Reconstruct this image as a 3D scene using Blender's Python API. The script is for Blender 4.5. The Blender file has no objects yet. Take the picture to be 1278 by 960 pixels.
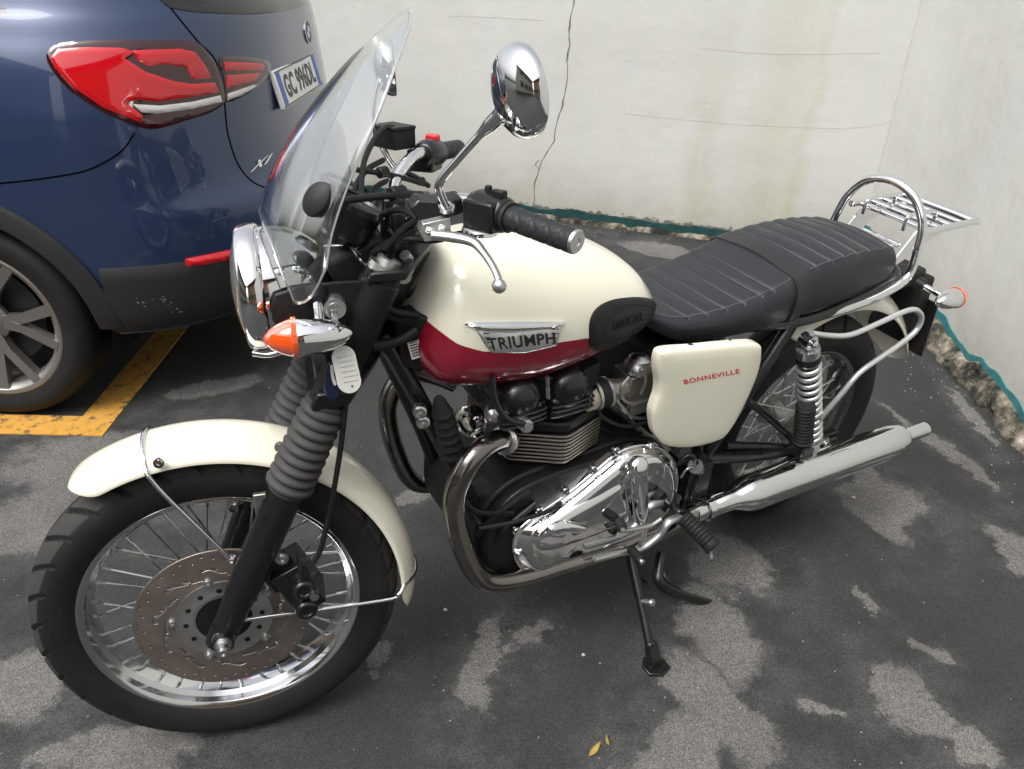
import bpy, math, random
import numpy as np
from mathutils import Vector, Matrix, noise
from mathutils.bvhtree import BVHTree
from mathutils.geometry import delaunay_2d_cdt
R = math.radians
V = Vector
random.seed(7)
scene = bpy.context.scene
COL = scene.collection
# ------------------------------------------------------------------ camera
CAM = Vector((-0.1109, -1.2496, 1.4451)); YAW, PITCH, ROLL, FPX = R(30.8627), R(29.2884), R(-1.754), 986.48
LEAN, STEER, RAKE = R(4.0342), R(-15.5036), R(26.5969)
fw = Vector((math.sin(YAW)*math.cos(PITCH), math.cos(YAW)*math.cos(PITCH), -math.sin(PITCH)))
rt = Vector((math.cos(YAW), -math.sin(YAW), 0)); up = rt.cross(fw)
Q = Matrix.Rotation(ROLL, 3, fw); rt = Q @ rt; up = Q @ up
cd = bpy.data.cameras.new('camera'); cam = bpy.data.objects.new('camera', cd); COL.objects.link(cam)
cam.matrix_world = Matrix.Translation(CAM) @ Matrix((rt, up, -fw)).transposed().to_4x4()
cd.sensor_width = 36; cd.lens = FPX/1278*36; cd.clip_start = .02; cd.clip_end = 500
scene.camera = cam
# ------------------------------------------------------------------ light (overcast)
SUN_EL, SUN_AZ = R(58), R(250)      # azimuth measured from +Y clockwise
world = bpy.data.worlds.new('World'); scene.world = world; world.use_nodes = True
nt = world.node_tree; bg = nt.nodes['Background']
sky = nt.nodes.new('ShaderNodeTexSky'); sky.sky_type = 'NISHITA'; sky.sun_disc = False
sky.sun_elevation = SUN_EL; sky.sun_rotation = SUN_AZ
sky.air_density = 1.0; sky.dust_density = 6.0; sky.ozone_density = 1.0
hs = nt.nodes.new('ShaderNodeHueSaturation'); hs.inputs['Saturation'].default_value = .22
nt.links.new(sky.outputs[0], hs.inputs['Color']); nt.links.new(hs.outputs[0], bg.inputs[0])
bg.inputs[1].default_value = .15
sd = bpy.data.lights.new('sun', 'SUN'); sun = bpy.data.objects.new('sun', sd); COL.objects.link(sun)
sd.energy = .9; sd.angle = R(35); sd.color = (1, .97, .92)
sdir = Vector((math.sin(SUN_AZ)*math.cos(SUN_EL), math.cos(SUN_AZ)*math.cos(SUN_EL), math.sin(SUN_EL)))
sun.rotation_euler = (-sdir).to_track_quat('-Z', 'Y').to_euler(); sun.location = sdir*20
vs = scene.view_settings; vs.view_transform = 'Standard'; vs.look = 'None'; vs.gamma = 1; vs.exposure = .80; vs.use_curve_mapping = False
scene.cycles.max_bounces = 10; scene.cycles.transparent_max_bounces = 12

# ------------------------------------------------------------------ where a line of sight meets a plane
LM = Matrix.Rotation(LEAN, 3, 'X')
AX = Vector((math.sin(RAKE), 0, math.cos(RAKE))); AO = Vector((-.110, 0, 0))
SM = Matrix.Rotation(STEER, 3, AX)
STM = Matrix.Translation(AO) @ SM.to_4x4() @ Matrix.Translation(-AO)   # steering: straight -> turned
def ray(px, py, fr='W'):
    d = rt*((px-639)/FPX) - up*((py-480)/FPX) + fw; o = CAM.copy()
    if fr in 'BS': o = LM.transposed() @ o; d = LM.transposed() @ d
    if fr == 'S': o = SM.transposed() @ (o-AO)+AO; d = SM.transposed() @ d
    return o, d
def at(px, py, y, fr='B'):
    o, d = ray(px, py, fr); return o + d*((y-o.y)/d.y)
def atx(px, py, x, fr='B'):
    o, d = ray(px, py, fr); return o + d*((x-o.x)/d.x)
def gr(px, py, z=0):
    o, d = ray(px, py); return o + d*((z-o.z)/d.z)
def bp(pts, fr='B'): return [at(*q, fr) for q in pts]

# ------------------------------------------------------------------ materials
def nd(t, k, **kw):
    n = t.nodes.new(k)
    for a, v in kw.items(): setattr(n, a, v)
    return n
def mat(name, col, rough=.5, metal=0, coat=0, bump=0, bscale=200, var=0, vscale=8, rvar=0, **kw):
    m = bpy.data.materials.new(name); m.use_nodes = True; t = m.node_tree; b = t.nodes['Principled BSDF']
    b.inputs['Base Color'].default_value = (*col, 1); b.inputs['Roughness'].default_value = rough; b.inputs['Metallic'].default_value = metal
    b.inputs['Coat Weight'].default_value = coat
    if max(col) < .06 and not metal and rough > .4: b.inputs['Specular IOR Level'].default_value = .32
    b.inputs['Coat Roughness'].default_value = .03
    for k, v in kw.items(): b.inputs[k].default_value = v
    tc = nd(t, 'ShaderNodeTexCoord')
    if var:
        n = nd(t, 'ShaderNodeTexNoise'); n.inputs['Scale'].default_value = vscale; n.inputs['Detail'].default_value = 6
        mx = nd(t, 'ShaderNodeMix', data_type='RGBA'); 
        mx.inputs[6].default_value = (*[c*(1-var) for c in col], 1); mx.inputs[7].default_value = (*[min(1, c*(1+var)) for c in col], 1)
        t.links.new(tc.outputs['Object'], n.inputs['Vector']); t.links.new(n.outputs[0], mx.inputs[0]); t.links.new(mx.outputs[2], b.inputs['Base Color'])
    if rvar:
        n = nd(t, 'ShaderNodeTexNoise'); n.inputs['Scale'].default_value = vscale*2; n.inputs['Detail'].default_value = 8
        mr = nd(t, 'ShaderNodeMapRange'); mr.inputs[1].default_value = .3; mr.inputs[2].default_value = .7
        mr.inputs[3].default_value = max(0, rough-rvar); mr.inputs[4].default_value = rough+rvar
        t.links.new(tc.outputs['Object'], n.inputs['Vector']); t.links.new(n.outputs[0], mr.inputs[0]); t.links.new(mr.outputs[0], b.inputs['Roughness'])
    if bump:
        n = nd(t, 'ShaderNodeTexNoise'); n.inputs['Scale'].default_value = bscale; n.inputs['Detail'].default_value = 4
        bb = nd(t, 'ShaderNodeBump'); bb.inputs['Strength'].default_value = bump; bb.inputs['Distance'].default_value = .002
        t.links.new(tc.outputs['Object'], n.inputs['Vector']); t.links.new(n.outputs[0], bb.inputs['Height']); t.links.new(bb.outputs[0], b.inputs['Normal'])
    return m
CHROME = mat('chrome', (.82, .82, .83), .06, 1, rvar=.03, vscale=30)
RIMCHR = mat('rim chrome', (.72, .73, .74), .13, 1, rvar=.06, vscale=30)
DARKCHR = mat('shaded rim chrome', (.26, .25, .24), .22, 1, rvar=.08, vscale=30)  # rear rim: shade and dark reflections are put into the chrome colour
STEEL = mat('brushed steel', (.55, .55, .54), .3, 1, rvar=.1, vscale=40)
ALU = mat('cast aluminium', (.55, .55, .54), .42, 1, bump=.15, bscale=400, var=.15, vscale=40)
DULLALU = mat('stained aluminium', (.38, .37, .34), .5, 1, var=.35, vscale=50, bump=.2)
BLK = mat('black paint', (.006, .006, .007), .33, 0, coat=.25, rvar=.1, vscale=30)
BLKP = mat('black plastic', (.011, .011, .012), .48, bump=.12, bscale=500, rvar=.1)
SATIN = mat('satin black', (.011, .0105, .0105), .5, bump=.25, bscale=300, var=.3, vscale=30)
ENG = mat('engine black', (.009, .009, .0095), .42, bump=.25, bscale=250, var=.4, vscale=30, rvar=.12)
RUB = mat('rubber', (.0115, .0115, .012), .66, bump=.2, bscale=300, var=.25, vscale=20, rvar=.1)
GAIT = mat('gaiter rubber', (.048, .047, .047), .65, bump=.15, bscale=200, var=.25, vscale=30)
GRIP = mat('grip rubber', (.020, .022, .025), .5, bump=.2, bscale=300)
CREAM = mat('cream paint', (.78, .755, .62), .25, coat=1, var=.02, vscale=3)
RED = mat('dark red paint', (.22, .006, .022), .22, coat=1, var=.08, vscale=3)
SEAT = mat('seat vinyl', (.019, .021, .025), .42, bump=.55, bscale=260, var=.3, vscale=7, rvar=.1)
PIPE = mat('seat piping', (.062, .064, .067), .5)
TREAD = mat('dusty tread rubber', (.038, .037, .035), .8, bump=.3, bscale=300, var=.3, vscale=25)
DISC = mat('brake disc steel', (.23, .195, .175), .42, .75, bump=.1, var=.4, vscale=14, rvar=.1)
HEAD = mat('blued exhaust steel', (.27, .255, .24), .2, 1, var=.5, vscale=9, rvar=.1)
EXH = mat('exhaust chrome', (.62, .60, .57), .12, 1, var=.2, vscale=10, rvar=.06)
MUF = mat('muffler chrome', (.80, .80, .80), .10, 1, rvar=.05, vscale=12)
ORANGE = mat('orange lens', (.90, .11, .01), .12, coat=1, **{'Transmission Weight': .35})
FINEDGE = mat('machined fin edges', (.42, .38, .34), .4, 1)
REDP = mat('red switch', (.7, .01, .02), .35)
REDTXT = mat('red lettering', (.5, .02, .05), .35)
BLKTXT = mat('black lettering', (.01, .01, .01), .4)
GAP = mat('gap shadow', (.002, .002, .002), 1, **{'Specular IOR Level': 0})
SILVER = mat('silver enamel', (.62, .62, .6), .3, .8)
TAG = mat('white tag', (.74, .74, .70), .4, var=.05)
INK = mat('tag ink', (.28, .28, .3), .7)
CARP = mat('car paint blue', (.021, .042, .104), .34, .3, coat=1, var=.04, vscale=2)
CLAD = mat('cladding plastic', (.024, .025, .026), .55, bump=.3, bscale=400, var=.12, vscale=10, rvar=.05)
CARRIM = mat('alloy', (.36, .345, .33), .36, .85, var=.08, vscale=10)
DARKRIM = mat('dark alloy', (.05, .05, .055), .4, .5)
TLRED = mat('lamp red', (.52, .004, .010), .08, coat=1)
TLDARK = mat('lamp smoked red', (.035, .002, .005), .06, coat=1)
TLCLR = mat('lamp clear', (.62, .60, .58), .2, .3, coat=1)
WGLASS = mat('car glass', (.012, .014, .016), .04, coat=.5)
PLATE = mat('plate white', (.78, .78, .76), .35)
PBLUE = mat('plate blue', (.02, .09, .42), .35)
BLUEB = mat('roundel blue', (.05, .2, .5), .3); WHITEB = mat('roundel white', (.8, .8, .8), .3)
YELLOW = None
# clear plastic: mostly see-through, mirror-like at grazing angles
CLEAR = bpy.data.materials.new('clear acrylic'); CLEAR.use_nodes = True; t = CLEAR.node_tree; t.nodes.clear()
o_ = nd(t, 'ShaderNodeOutputMaterial'); mx = nd(t, 'ShaderNodeMixShader'); tr = nd(t, 'ShaderNodeBsdfTransparent'); gl = nd(t, 'ShaderNodeBsdfGlossy')
lw = nd(t, 'ShaderNodeLayerWeight'); lw.inputs[0].default_value = .5
pw = nd(t, 'ShaderNodeMath', operation='POWER'); pw.inputs[1].default_value = 2.3; t.links.new(lw.outputs['Facing'], pw.inputs[0])
fr = nd(t, 'ShaderNodeMath', operation='MULTIPLY_ADD'); fr.inputs[1].default_value = .9; fr.inputs[2].default_value = .12; t.links.new(pw.outputs[0], fr.inputs[0]); gl.inputs['Roughness'].default_value = .03; gl.inputs['Color'].default_value = (1, 1, 1, 1)
tr.inputs[0].default_value = (.90, .92, .91, 1)
t.links.new(fr.outputs[0], mx.inputs[0]); t.links.new(tr.outputs[0], mx.inputs[1]); t.links.new(gl.outputs[0], mx.inputs[2]); t.links.new(mx.outputs[0], o_.inputs[0])
GLASS = mat('headlight glass', (.9, .9, .88), .05, **{'Transmission Weight': .9})

# ------------------------------------------------------------------ mesh collector
class MB:
    def __init__(s): s.v = []; s.f = []; s.m = []
    def add(s, vs, fs, mi=0):
        o = len(s.v); s.v += [Vector(v) for v in vs]; s.f += [tuple(i+o for i in f) for f in fs]; s.m += [mi]*len(fs); return s
    def build(s, name, mats, parent=None, st=False, sharp=38, bevel=0, subsurf=0, label=None):
        me = bpy.data.meshes.new(name); vs = [STM @ v for v in s.v] if st else s.v
        me.from_pydata([tuple(v) for v in vs], [], s.f)
        if not isinstance(mats, (list, tuple)): mats = [mats]
        for m in mats: me.materials.append(m)
        me.polygons.foreach_set('material_index', s.m); me.validate()
        me.polygons.foreach_set('use_smooth', [True]*len(me.polygons)); me.set_sharp_from_angle(angle=R(sharp))
        ob = bpy.data.objects.new(name, me); COL.objects.link(ob)
        if parent: ob.parent = parent
        if bevel:
            b = ob.modifiers.new('bevel', 'BEVEL'); b.width = bevel; b.segments = 2; b.limit_method = 'ANGLE'; b.angle_limit = R(35); b.harden_normals = False
        if subsurf:
            b = ob.modifiers.new('sub', 'SUBSURF'); b.levels = b.render_levels = subsurf
        if label: ob['label'] = label
        return ob
    def bvh(s): return BVHTree.FromPolygons([tuple(v) for v in s.v], s.f)
def spline(pts, n=8, closed=False):
    P = [Vector(p) for p in pts]; out = []; N = len(P)
    if N < 3 or n <= 1: return P
    for i in range(N if closed else N-1):
        if closed: a, b, c, d = P[i-1], P[i], P[(i+1) % N], P[(i+2) % N]
        else: a = P[i-1] if i else P[0]*2-P[1]; b = P[i]; c = P[i+1]; d = P[i+2] if i+2 < N else P[-1]*2-P[-2]
        for k in range(n):
            u = k/n; out.append(.5*((2*b)+(c-a)*u+(2*a-5*b+4*c-d)*u*u+(3*b-a-3*c+d)*u**3))
    if not closed: out.append(P[-1])
    return out
def basis(d):
    d = Vector(d).normalized(); a = Vector((0, 0, 1)) if abs(d.z) < .9 else Vector((1, 0, 0))
    x = a.cross(d).normalized(); return x, d.cross(x), d
def tube(mb, pts, r, seg=12, n=6, closed=False, caps=True, mi=0, flat=1):
    rs = r if isinstance(r, (list, tuple)) else None
    P = spline(pts, n, closed); N = len(P)
    if rs:
        rr = []
        for i in range(N):
            u = i/(N-1)*(len(rs)-1); k = min(int(u), len(rs)-2); w = u-k; rr.append(rs[k]*(1-w)+rs[k+1]*w)
    else: rr = [r]*N
    x = None; vs = []
    for i in range(N):
        t = (P[(i+1) % N]-P[i-1]) if closed else (P[min(i+1, N-1)]-P[max(i-1, 0)])
        t.normalize()
        if x is None: x, y, _ = basis(t)
        x = (x-t*x.dot(t)).normalized(); y = t.cross(x)
        for k in range(seg):
            a = 2*math.pi*k/seg; vs.append(P[i]+x*(math.cos(a)*rr[i])+y*(math.sin(a)*rr[i]*flat))
    fs = []
    for i in range(N if closed else N-1):
        for k in range(seg):
            a = i*seg+k; b = i*seg+(k+1) % seg; j = (i+1) % N; fs.append((a, b, j*seg+(k+1) % seg, j*seg+k))
    if caps and not closed: fs.append(tuple(range(seg))[::-1]); fs.append(tuple((N-1)*seg+k for k in range(seg)))
    return mb.add(vs, fs, mi)
def lathe(mb, prof, o, d, seg=32, caps=True, mi=0, closed=False):
    """prof: list of (height along d, radius)"""
    x, y, d = basis(d); o = Vector(o); vs = []
    for h, r in prof:
        for k in range(seg):
            a = 2*math.pi*k/seg; vs.append(o+d*h+x*(math.cos(a)*r)+y*(math.sin(a)*r))
    n = len(prof); fs = []
    for i in range(n if closed else n-1):
        j = (i+1) % n
        for k in range(seg): fs.append((i*seg+k, i*seg+(k+1) % seg, j*seg+(k+1) % seg, j*seg+k))
    if caps and not closed:
        if prof[0][1] > 1e-5: fs.append(tuple(range(seg))[::-1])
        if prof[-1][1] > 1e-5: fs.append(tuple((n-1)*seg+k for k in range(seg)))
    return mb.add(vs, fs, mi)
def cyl(mb, a, b, r, seg=20, mi=0, r2=None):
    a = Vector(a); b = Vector(b); return lathe(mb, [(0, r), ((b-a).length, r if r2 is None else r2)], a, b-a, seg, mi=mi)
def bolt(mb, p, d, r=.007, h=.006, mi=0):
    d = Vector(d).normalized(); p = Vector(p)
    lathe(mb, [(-.004, r*1.5), (h*.3, r*1.5), (h*.3, r), (h, r), (h, r*.5), (h*.5, r*.5), (h*.5, 0)], p, d, 12, mi=mi)
def box(mb, c, s, rx=None, mi=0):
    c = Vector(c); M_ = rx if rx is not None else Matrix.Identity(3)
    vs = [c+M_ @ Vector((s[0]*i/2, s[1]*j/2, s[2]*k/2)) for i in (-1, 1) for j in (-1, 1) for k in (-1, 1)]
    return mb.add(vs, [(0, 1, 3, 2), (4, 6, 7, 5), (0, 4, 5, 1), (2, 3, 7, 6), (0, 2, 6, 4), (1, 5, 7, 3)], mi)
def prism(mb, poly, ext, mi=0):
    P = [Vector(p) for p in poly]; e = Vector(ext); n = len(P)
    return mb.add(P+[p+e for p in P], [tuple(range(n))[::-1], tuple(range(n, 2*n))]+[(i, (i+1) % n, n+(i+1) % n, n+i) for i in range(n)], mi)
def pillow(mb, poly, out, steps, n=5, mi=0):
    """rounded plate: outline polygon (closed), out = outward vector, steps = [(inset metres, height)]"""
    P = spline(poly, n, True) if n > 1 else [Vector(p) for p in poly]
    out = Vector(out).normalized(); c = sum(P, Vector())/len(P); N = len(P); vs = []
    nor = []; rmean = sum((c-p).length for p in P)/len(P)
    for i in range(N):
        t = (P[(i+1) % N]-P[i-1]).normalized(); q = t.cross(out)
        if q.dot(c-P[i]) < 0: q = -q
        nor.append(q.normalized())
    for ins, h in steps:
        for p, q in zip(P, nor):
            cl = (c-p).length; vs.append((p+q*ins if ins < .012 else p+(c-p)*min(.9, ins*1.15/rmean)+q*0)+out*h)
    L = len(steps); fs = [tuple(range(N))]
    for i in range(L-1):
        for k in range(N): fs.append((i*N+k, i*N+(k+1) % N, (i+1)*N+(k+1) % N, (i+1)*N+k))
    vs.append(sum(vs[(L-1)*N:], Vector())/N); 
    for k in range(N): fs.append(((L-1)*N+k, (L-1)*N+(k+1) % N, L*N))
    return mb.add(vs, fs, mi)
def in_poly(x, y, P):
    c = False; j = len(P)-1
    for i in range(len(P)):
        if (P[i][1] > y) != (P[j][1] > y) and x < (P[j][0]-P[i][0])*(y-P[i][1])/(P[j][1]-P[i][1])+P[i][0]: c = not c
        j = i
    return c
def dist_poly(x, y, P):
    b = 1e9
    for i in range(len(P)):
        ax, ay = P[i-1][:2]; bx, by = P[i][:2]; dx, dy = bx-ax, by-ay; u = max(0, min(1, ((x-ax)*dx+(y-ay)*dy)/(dx*dx+dy*dy+1e-12)))
        b = min(b, math.hypot(x-ax-u*dx, y-ay-u*dy))
    return b
def cast(bv, px, py, fr, far=30):
    o, d = ray(px, py, fr); d.normalize(); h = bv.ray_cast(o, d, far)
    if h[0] is None: return None, None
    n = h[1]
    if n.dot(d) > 0: n = -n
    return h[0], n
def conform(mb, poly, bv, fr, th, step=4, edge=3, rough=0, smooth=0, mi=0, base=.002):
    """a plate of real thickness that follows the surface under it"""
    P = [Vector((*q, 0)) for q in poly]
    if smooth: P = spline(P, smooth, True)
    P2 = []
    for i in range(len(P)):
        a = P[i-1]; b = P[i]; k = max(1, int((b-a).length/step))
        for j in range(k): q = a+(b-a)*(j/k); P2.append((q.x, q.y))
    xs = [p[0] for p in P2]; ys = [p[1] for p in P2]; n = len(P2); pts = list(P2)
    x = min(xs)
    while x < max(xs):
        y = min(ys)
        while y < max(ys):
            if in_poly(x, y, P2) and dist_poly(x, y, P2) > step*.45: pts.append((x, y))
            y += step
        x += step
    V, _, F, *_r = delaunay_2d_cdt([Vector(p) for p in pts], [(i, (i+1) % n) for i in range(n)], [], 2, 1e-6)
    out = []; bot = []; ok = []
    last = None
    for v in V:
        h, nn = cast(bv, v.x, v.y, fr)
        if h is None and last: h, nn = last
        if h is None: ok.append(False); out.append(Vector()); bot.append(Vector()); continue
        d = dist_poly(v.x, v.y, P2); k = math.sqrt(min(1, (d+.15*edge)/edge)) if edge else 1
        out.append(h+nn*(th*k)); bot.append(h-nn*base); ok.append(True); last = (h, nn)
    cnt = {}
    F2 = []
    for f in F:
        cx = sum(V[i].x for i in f)/len(f); cy = sum(V[i].y for i in f)/len(f)
        if all(ok[i] for i in f) and in_poly(cx, cy, P2): F2.append(tuple(f))
    for f in F2:
        for i in range(len(f)):
            e = (f[i-1], f[i]); cnt[tuple(sorted(e))] = cnt.get(tuple(sorted(e)), 0)+1
    L = len(out); sk = []
    for f in F2:
        for i in range(len(f)):
            e = (f[i-1], f[i])
            if cnt[tuple(sorted(e))] == 1: sk.append((e[0], e[1], e[1]+L, e[0]+L))
    return mb.add(out+bot, F2+sk, mi)
def text_mesh(txt, bold=0, ext=.01, shear=0, spacing=1):
    cu = bpy.data.curves.new('t', 'FONT'); cu.body = txt; cu.extrude = ext; cu.offset = bold; cu.shear = shear; cu.resolution_u = 4; cu.space_character = spacing
    ob = bpy.data.objects.new('t', cu); COL.objects.link(ob); dg = bpy.context.evaluated_depsgraph_get(); dg.update()
    me = bpy.data.meshes.new_from_object(ob.evaluated_get(dg)); vs = [v.co.copy() for v in me.vertices]; fs = [tuple(p.vertices) for p in me.polygons]
    bpy.data.objects.remove(ob); bpy.data.curves.remove(cu); bpy.data.meshes.remove(me)
    x0 = min(v.x for v in vs); x1 = max(v.x for v in vs); y0 = min(v.y for v in vs); y1 = max(v.y for v in vs)
    return [Vector(((v.x-x0)/(x1-x0), (v.y-y0)/(y1-y0), v.z/ext if ext else 0)) for v in vs], fs
def text_on(mb, txt, quad, bv, fr, th, mi=0, lift=0, **kw):
    """quad px: bottom-left, bottom-right, top-right, top-left"""
    vs, fs = text_mesh(txt, **kw); out = []
    q = [Vector((*a, 0)) for a in quad]; last = None
    for v in vs:
        p = (q[0]*(1-v.x)+q[1]*v.x)*(1-v.y)+(q[3]*(1-v.x)+q[2]*v.x)*v.y
        h, n = cast(bv, p.x, p.y, fr)
        if h is None: h, n = last
        last = (h, n); out.append(h+n*(lift+th*(v.z+.6)*.6))
    return mb.add(out, fs, mi)
def empty(name, loc, rot=(0, 0, 0)):
    o = bpy.data.objects.new(name, None); COL.objects.link(o); o.location = loc; o.rotation_euler = rot; o.empty_display_size = .2; return o
def tag(o, label=None, cat=None, group=None, kind=None):
    if label: o['label'] = label
    if cat: o['category'] = cat
    if group: o['group'] = group
    if kind: o['kind'] = kind
    return o

# ================================================================== GROUND
def ground_material():
    m = bpy.data.materials.new('asphalt'); m.use_nodes = True; t = m.node_tree; b = t.nodes['Principled BSDF']; L = t.links.new
    geo = nd(t, 'ShaderNodeNewGeometry')
    def noi(s, det=6, rough=.6, vec=None):
        n = nd(t, 'ShaderNodeTexNoise'); n.inputs['Scale'].default_value = s; n.inputs['Detail'].default_value = det; n.inputs['Roughness'].default_value = rough
        L(vec or geo.outputs['Position'], n.inputs['Vector']); return n
    def mth(op, a, b_=None, clamp=False):
        n = nd(t, 'ShaderNodeMath', operation=op); n.use_clamp = clamp
        for i, v in enumerate((a, b_)):
            if v is None: continue
            if isinstance(v, (int, float)): n.inputs[i].default_value = v
            else: L(v, n.inputs[i])
        return n.outputs[0]
    # edges of the damp patches wander
    n1 = noi(5, 8, .7)
    sub = nd(t, 'ShaderNodeVectorMath', operation='SUBTRACT'); L(n1.outputs['Color'], sub.inputs[0]); sub.inputs[1].default_value = (.5, .5, .5)
    scl = nd(t, 'ShaderNodeVectorMath', operation='SCALE'); L(sub.outputs[0], scl.inputs[0]); scl.inputs['Scale'].default_value = .28
    add = nd(t, 'ShaderNodeVectorMath', operation='ADD'); L(geo.outputs['Position'], add.inputs[0]); L(scl.outputs[0], add.inputs[1])
    cur = None
    for (px, py, qx, qy, wd) in DRY:
        a = gr(px, py); c = gr(qx, qy); mid = (a+c)/2; d = c-a; ln = d.length/2; an = math.atan2(d.y, d.x)
        mp = nd(t, 'ShaderNodeMapping'); mp.vector_type = 'TEXTURE'
        mp.inputs['Location'].default_value = (mid.x, mid.y, 0); mp.inputs['Rotation'].default_value = (0, 0, an); mp.inputs['Scale'].default_value = (ln, wd, 1000)
        L(add.outputs[0], mp.inputs['Vector'])
        le = nd(t, 'ShaderNodeVectorMath', operation='LENGTH'); L(mp.outputs[0], le.inputs[0])
        cur = le.outputs['Value'] if cur is None else mth('MINIMUM', cur, le.outputs['Value'])
    n2 = noi(14, 8, .75); 
    v = mth('ADD', cur, mth('MULTIPLY', mth('SUBTRACT', n2.outputs[0], .5), .75))
    mr = nd(t, 'ShaderNodeMapRange'); mr.inputs[1].default_value = 1.08; mr.inputs[2].default_value = .74; mr.interpolation_type = 'SMOOTHSTEP'; L(v, mr.inputs[0])
    n4 = noi(9, 7, .7); n5 = noi(1.3, 5, .6)
    halo = nd(t, 'ShaderNodeMapRange'); halo.inputs[1].default_value = 2.6; halo.inputs[2].default_value = 1.0; L(v, halo.inputs[0])
    faint = mth('MULTIPLY', mth('MULTIPLY', halo.outputs[0], mth('SUBTRACT', mth('MULTIPLY', n4.outputs[0], 2.6), 1.05, clamp=True)), .55)
    dry = mth('MAXIMUM', mth('MULTIPLY', mr.outputs[0], mth('ADD', mth('MULTIPLY', n4.outputs[0], .7), .62, clamp=True)), faint)
    # asphalt grains
    vo = nd(t, 'ShaderNodeTexVoronoi'); vo.inputs['Scale'].default_value = 380; L(geo.outputs['Position'], vo.inputs['Vector'])
    gn = noi(330, 3, .6); g2 = noi(2.2, 5); 
    sp = nd(t, 'ShaderNodeMapRange'); sp.inputs[1].default_value = .1; sp.inputs[2].default_value = .9; sp.inputs[3].default_value = .66; sp.inputs[4].default_value = 1.40
    sepc = nd(t, 'ShaderNodeSeparateColor'); L(vo.outputs['Color'], sepc.inputs[0]); L(sepc.outputs[0], sp.inputs[0])
    spk = mth('MULTIPLY', sp.outputs[0], mth('ADD', mth('MULTIPLY', gn.outputs[0], 1.2), .4))
    big = mth('ADD', mth('MULTIPLY', g2.outputs[0], 1.1), .45)
    wet = nd(t, 'ShaderNodeRGB'); wet.outputs[0].default_value = (.0270, .0278, .0284, 1)
    dr = nd(t, 'ShaderNodeRGB'); dr.outputs[0].default_value = (.120, .117, .110, 1)
    mx = nd(t, 'ShaderNodeMix', data_type='RGBA'); L(dry, mx.inputs[0]); L(wet.outputs[0], mx.inputs[6]); L(dr.outputs[0], mx.inputs[7])
    sc1 = nd(t, 'ShaderNodeVectorMath', operation='SCALE'); L(mx.outputs[2], sc1.inputs[0]); L(mth('MULTIPLY', spk, big), sc1.inputs['Scale'])
    L(sc1.outputs[0], b.inputs['Base Color'])
    rr = nd(t, 'ShaderNodeMapRange'); L(dry, rr.inputs[0]); rr.inputs[3].default_value = .62; rr.inputs[4].default_value = .92; L(rr.outputs[0], b.inputs['Roughness']); b.inputs['Specular IOR Level'].default_value = .35
    bu = nd(t, 'ShaderNodeBump'); bu.inputs['Strength'].default_value = .6; bu.inputs['Distance'].default_value = .0022
    L(mth('ADD', vo.outputs['Distance'], mth('MULTIPLY', gn.outputs[0], .8)), bu.inputs['Height']); L(bu.outputs[0], b.inputs['Normal'])
    return m
DRY = [(0, 570, 330, 600, .22), (0, 700, 110, 600, .18), (0, 820, 40, 900, .12), (200, 500, 330, 470, .06), (40, 945, 250, 925, .07),
       (850, 690, 970, 720, .12), (860, 790, 945, 780, .17), (850, 900, 930, 860, .17), (770, 960, 900, 1020, .22), (585, 900, 625, 760, .05), (640, 800, 690, 770, .025),
       (1040, 610, 1170, 640, .13), (1060, 570, 1130, 680, .07), (1180, 560, 1250, 620, .03), (1100, 830, 1180, 930, .07), (1150, 800, 1180, 830, .03),
       (1190, 900, 1250, 970, .06), (1075, 745, 1105, 775, .022), (1020, 890, 1065, 898, .022), (1250, 660, 1300, 720, .06), (1090, 500, 1230, 590, .02), (770, 300, 900, 330, .12),
       (500, 640, 545, 600, .05), (460, 800, 500, 830, .035), (1180, 480, 1240, 560, .03)]
m = MB(); G = 60
m.add([(-G, -G, 0), (G, -G, 0), (G, G, 0), (-G, G, 0)], [(0, 1, 2, 3)])
ground = m.build('asphalt_ground', ground_material()); tag(ground, kind='structure')
# ------------------------------------------------------------------ yellow bay marking
def worn_paint():
    m = bpy.data.materials.new('yellow road paint'); m.use_nodes = True; t = m.node_tree; b = t.nodes['Principled BSDF']; L = t.links.new
    geo = nd(t, 'ShaderNodeNewGeometry'); n = nd(t, 'ShaderNodeTexNoise'); n.inputs['Scale'].default_value = 24; n.inputs['Detail'].default_value = 12; n.inputs['Roughness'].default_value = .75
    L(geo.outputs['Position'], n.inputs['Vector']); cr = nd(t, 'ShaderNodeValToRGB'); e = cr.color_ramp.elements
    e[0].position = .40; e[0].color = (.10, .075, .045, 1); e[1].position = .47; e[1].color = (.50, .255, .035, 1); x = e.new(.75); x.color = (.56, .31, .065, 1)
    L(n.outputs[0], cr.inputs[0]); L(cr.outputs[0], b.inputs['Base Color']); b.inputs['Roughness'].default_value = .75
    bu = nd(t, 'ShaderNodeBump'); bu.inputs['Strength'].default_value = .5; bu.inputs['Distance'].default_value = .002; n3 = nd(t, 'ShaderNodeTexNoise'); n3.inputs['Scale'].default_value = 250; L(geo.outputs['Position'], n3.inputs['Vector']); L(n3.outputs[0], bu.inputs['Height']); L(bu.outputs[0], b.inputs['Normal'])
    return m
A = gr(128, 545); B_ = gr(240, 402); C_ = gr(0, 542); D_ = gr(0, 518); E_ = gr(105, 517)
dirA = (B_-A).normalized(); dirB = (C_-A).normalized(); wd = .118
def strip(a, d, n, length):
    return [a, a+d*length, a+d*length+n*wd, a+n*wd]
nA = Vector((-dirA.y, dirA.x, 0)); nA = nA if nA.dot(dirB) > 0 else -nA
nB = Vector((-dirB.y, dirB.x, 0)); nB = nB if nB.dot(dirA) > 0 else -nB
inner = A+(nA+nB)*wd
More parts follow.
